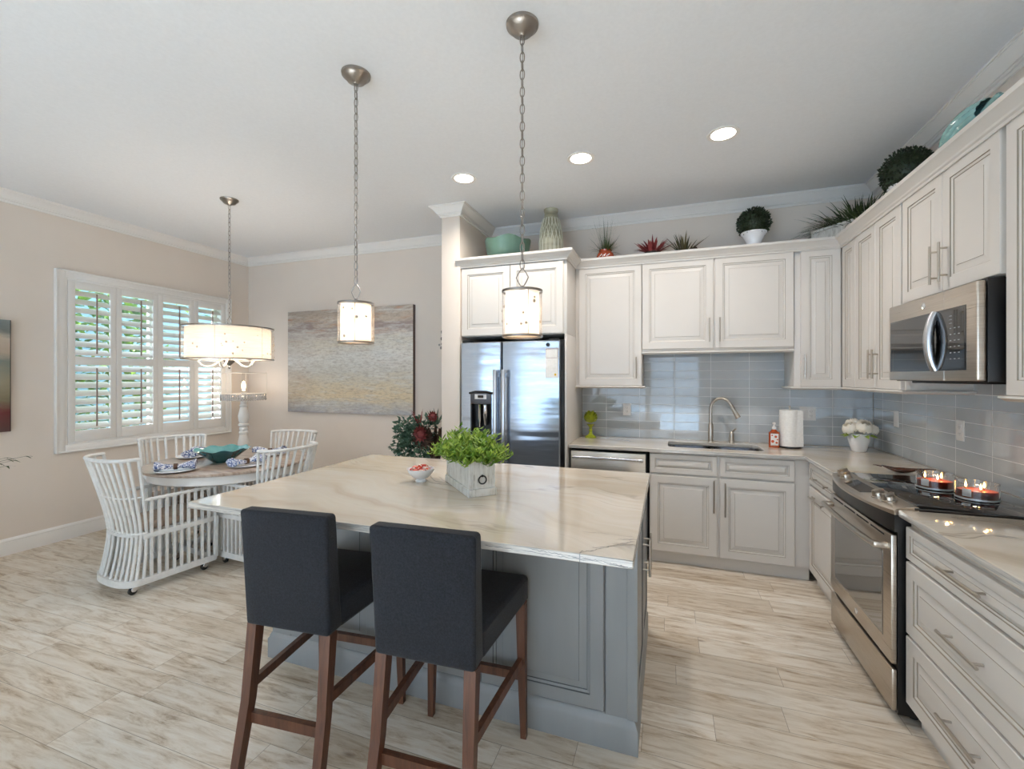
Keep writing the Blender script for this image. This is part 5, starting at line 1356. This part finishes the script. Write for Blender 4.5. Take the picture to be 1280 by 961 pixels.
blades(t, 60, 0, 0, .12, (.03, .03), .25, .40, .0025, 63, 'grass', 'fine_blades', up=(1.5, 5), droop=(.0, .12))
t = thing('red_succulent', 'spiky dark red bromeliad lying on the cabinet top', 'plant', (-.13, 4.10, ZT0))
MB().lathe([(0, 0), (.06, 0), (.07, .07), (.062, .07), (0, .06)], 24).build('pot', 'potdark', t)
blades(t, 90, 0, 0, .07, (.06, .05), .11, .17, .030, 64, 'leafred', 'leaves', up=(.1, 2.0), droop=(.1, .4), spread=1.3)
t = thing('olive_succulent', 'small olive-brown spiky plant beside the red one', 'plant', (.13, 4.14, ZT0))
MB().lathe([(0, 0), (.05, 0), (.055, .06), (.05, .06), (0, .05)], 24).build('pot', 'potdark', t)
blades(t, 45, 0, 0, .05, (.05, .04), .12, .24, .018, 65, 'leafolive', 'leaves', up=(.2, 2.4), droop=(.0, .35), spread=1.1)
r = random.Random(66)
for k in range(7):
    MB().lathe([(0, 0), (.018, .01), (.022, .03), (.012, .05), (0, .054)], 12, 0, T((.06+.018*k*.8, -.03+r.uniform(-.02, .02), .035))).build('pod', 'stem', t) if k < 3 else None

def keep_inside(o, p):
    X = Matrix.Translation(p.location) @ Matrix.Rotation(p.rotation_euler.z, 4, 'Z'); Xi = X.inverted()
    for v in o.data.vertices:
        w_ = X @ v.co; w_.x = min(max(w_.x, XL+.01), XR-.012); w_.y = min(w_.y, YB-.012); v.co = Xi @ w_
def topiary(label, loc, rb, pot_top):
    t = thing('topiary_ball', label, 'topiary', loc, 0, 'boxwood topiary balls on the cabinets')
    MB().lathe([(0, 0), (.050, 0), (.055, .012), (.045, .03), (.058, .09), (.080, .135), (.098, .155), (.098, .165), (.088, .165), (.07, .14), (0, .13)], 36).build('pot', 'white', t)
    m_ = MB(); cz = .155+rb*.72; m_.ball((0, 0, cz), rb*.9, n=24, m=16)
    r = random.Random(int(loc[0]*100)); N_ = 900
    for i in range(N_):
        z = 1-2*(i+.5)/N_; q = math.sqrt(1-z*z); a = i*2.39996
        nrm = Vector((q*math.cos(a), q*math.sin(a), z)); p = nrm*rb*r.uniform(.86, .97)+Vector((0, 0, cz))
        m_.leaf(p, nrm+Vector((r.uniform(-.7, .7), r.uniform(-.7, .7), r.uniform(-.7, .7))), r.uniform(.016, .026), .015, up=(r.uniform(-1, 1), r.uniform(-1, 1), r.uniform(-1, 1)))
    m_.build('boxwood_ball', 'leafdark', t, smooth=False)
    return t
topiary('boxwood ball in a white pot on the cabinets above the sink', (.665, 4.12, ZT0), .122, 0)
topiary('boxwood ball in a white pot high on the cabinets over the range wall', (1.40, 3.42, ZT0), .136, 0)
gp = thing('grass_planter', 'long whitewashed box planter of dark grass set across the cabinet corner', 'planter', (1.325, 3.985, ZT0), R(-51))
q = MB(); q.box(-.27, .27, -.08, -.068, 0, .125, bev=.002); q.box(-.27, .27, .068, .08, 0, .125, bev=.002); q.box(-.27, -.258, -.068, .068, 0, .125); q.box(.258, .27, -.068, .068, 0, .125)
q.box(-.282, .282, -.092, -.066, .118, .138, bev=.003); q.box(-.282, .282, .066, .092, .118, .138, bev=.003); q.box(-.282, -.256, -.066, .066, .118, .138, bev=.003); q.box(.256, .282, -.066, .066, .118, .138, bev=.003)
q.box(-.258, .258, -.068, .068, .10, .11); q.box(-.282, -.260, -.09, -.07, 0, .12, bev=.002); q.box(.260, .282, -.09, -.07, 0, .12, bev=.002)
q.build('wooden_box', 'distress', gp)
gb = blades(gp, 620, 0, 0, .105, (.25, .05), .17, .34, .013, 71, 'grass', up=(.3, 1.8), droop=(.2, .8), spread=1.1)
keep_inside(gb, gp)
shl = thing('shell_vase', 'glossy aqua spiral shell-shaped vase high on the right cabinets', 'vase', (1.345, 2.705, ZT0), 0); shl.scale = (.74, .74, .74)
sm = MB(); vs = []; fs = []; NU, NV = 40, 96
# a fluted nautilus-like body lying along +Y away from the mouth at the camera end
for i in range(NU+1):
    f = i/NU; rad = .02+.115*math.sin(PI*(.06+.80*f))**.8; ax = .19-.40*f
    for j in range(NV):
        a = 2*PI*j/NV; rr = rad*(1+.11*abs(math.sin(7*a+8*f)))
        vs.append((rr*math.cos(a)*.95, ax, .135+rr*math.sin(a)+.06*f*f))
for i in range(NU):
    for j in range(NV): fs.append((i*NV+j, i*NV+(j+1) % NV, (i+1)*NV+(j+1) % NV, (i+1)*NV+j))
fs.append(tuple(j for j in range(NV)))
sm.add(vs, fs); so = sm.build('shell_body', 'aqua', shl, ang=20)
MB().tube([(0, -.20, .20), (0, -.235, .235), (0, -.275, .245), (0, -.30, .225)], [.045, .030, .024, .020], 14).build('lip', 'aqua', shl)
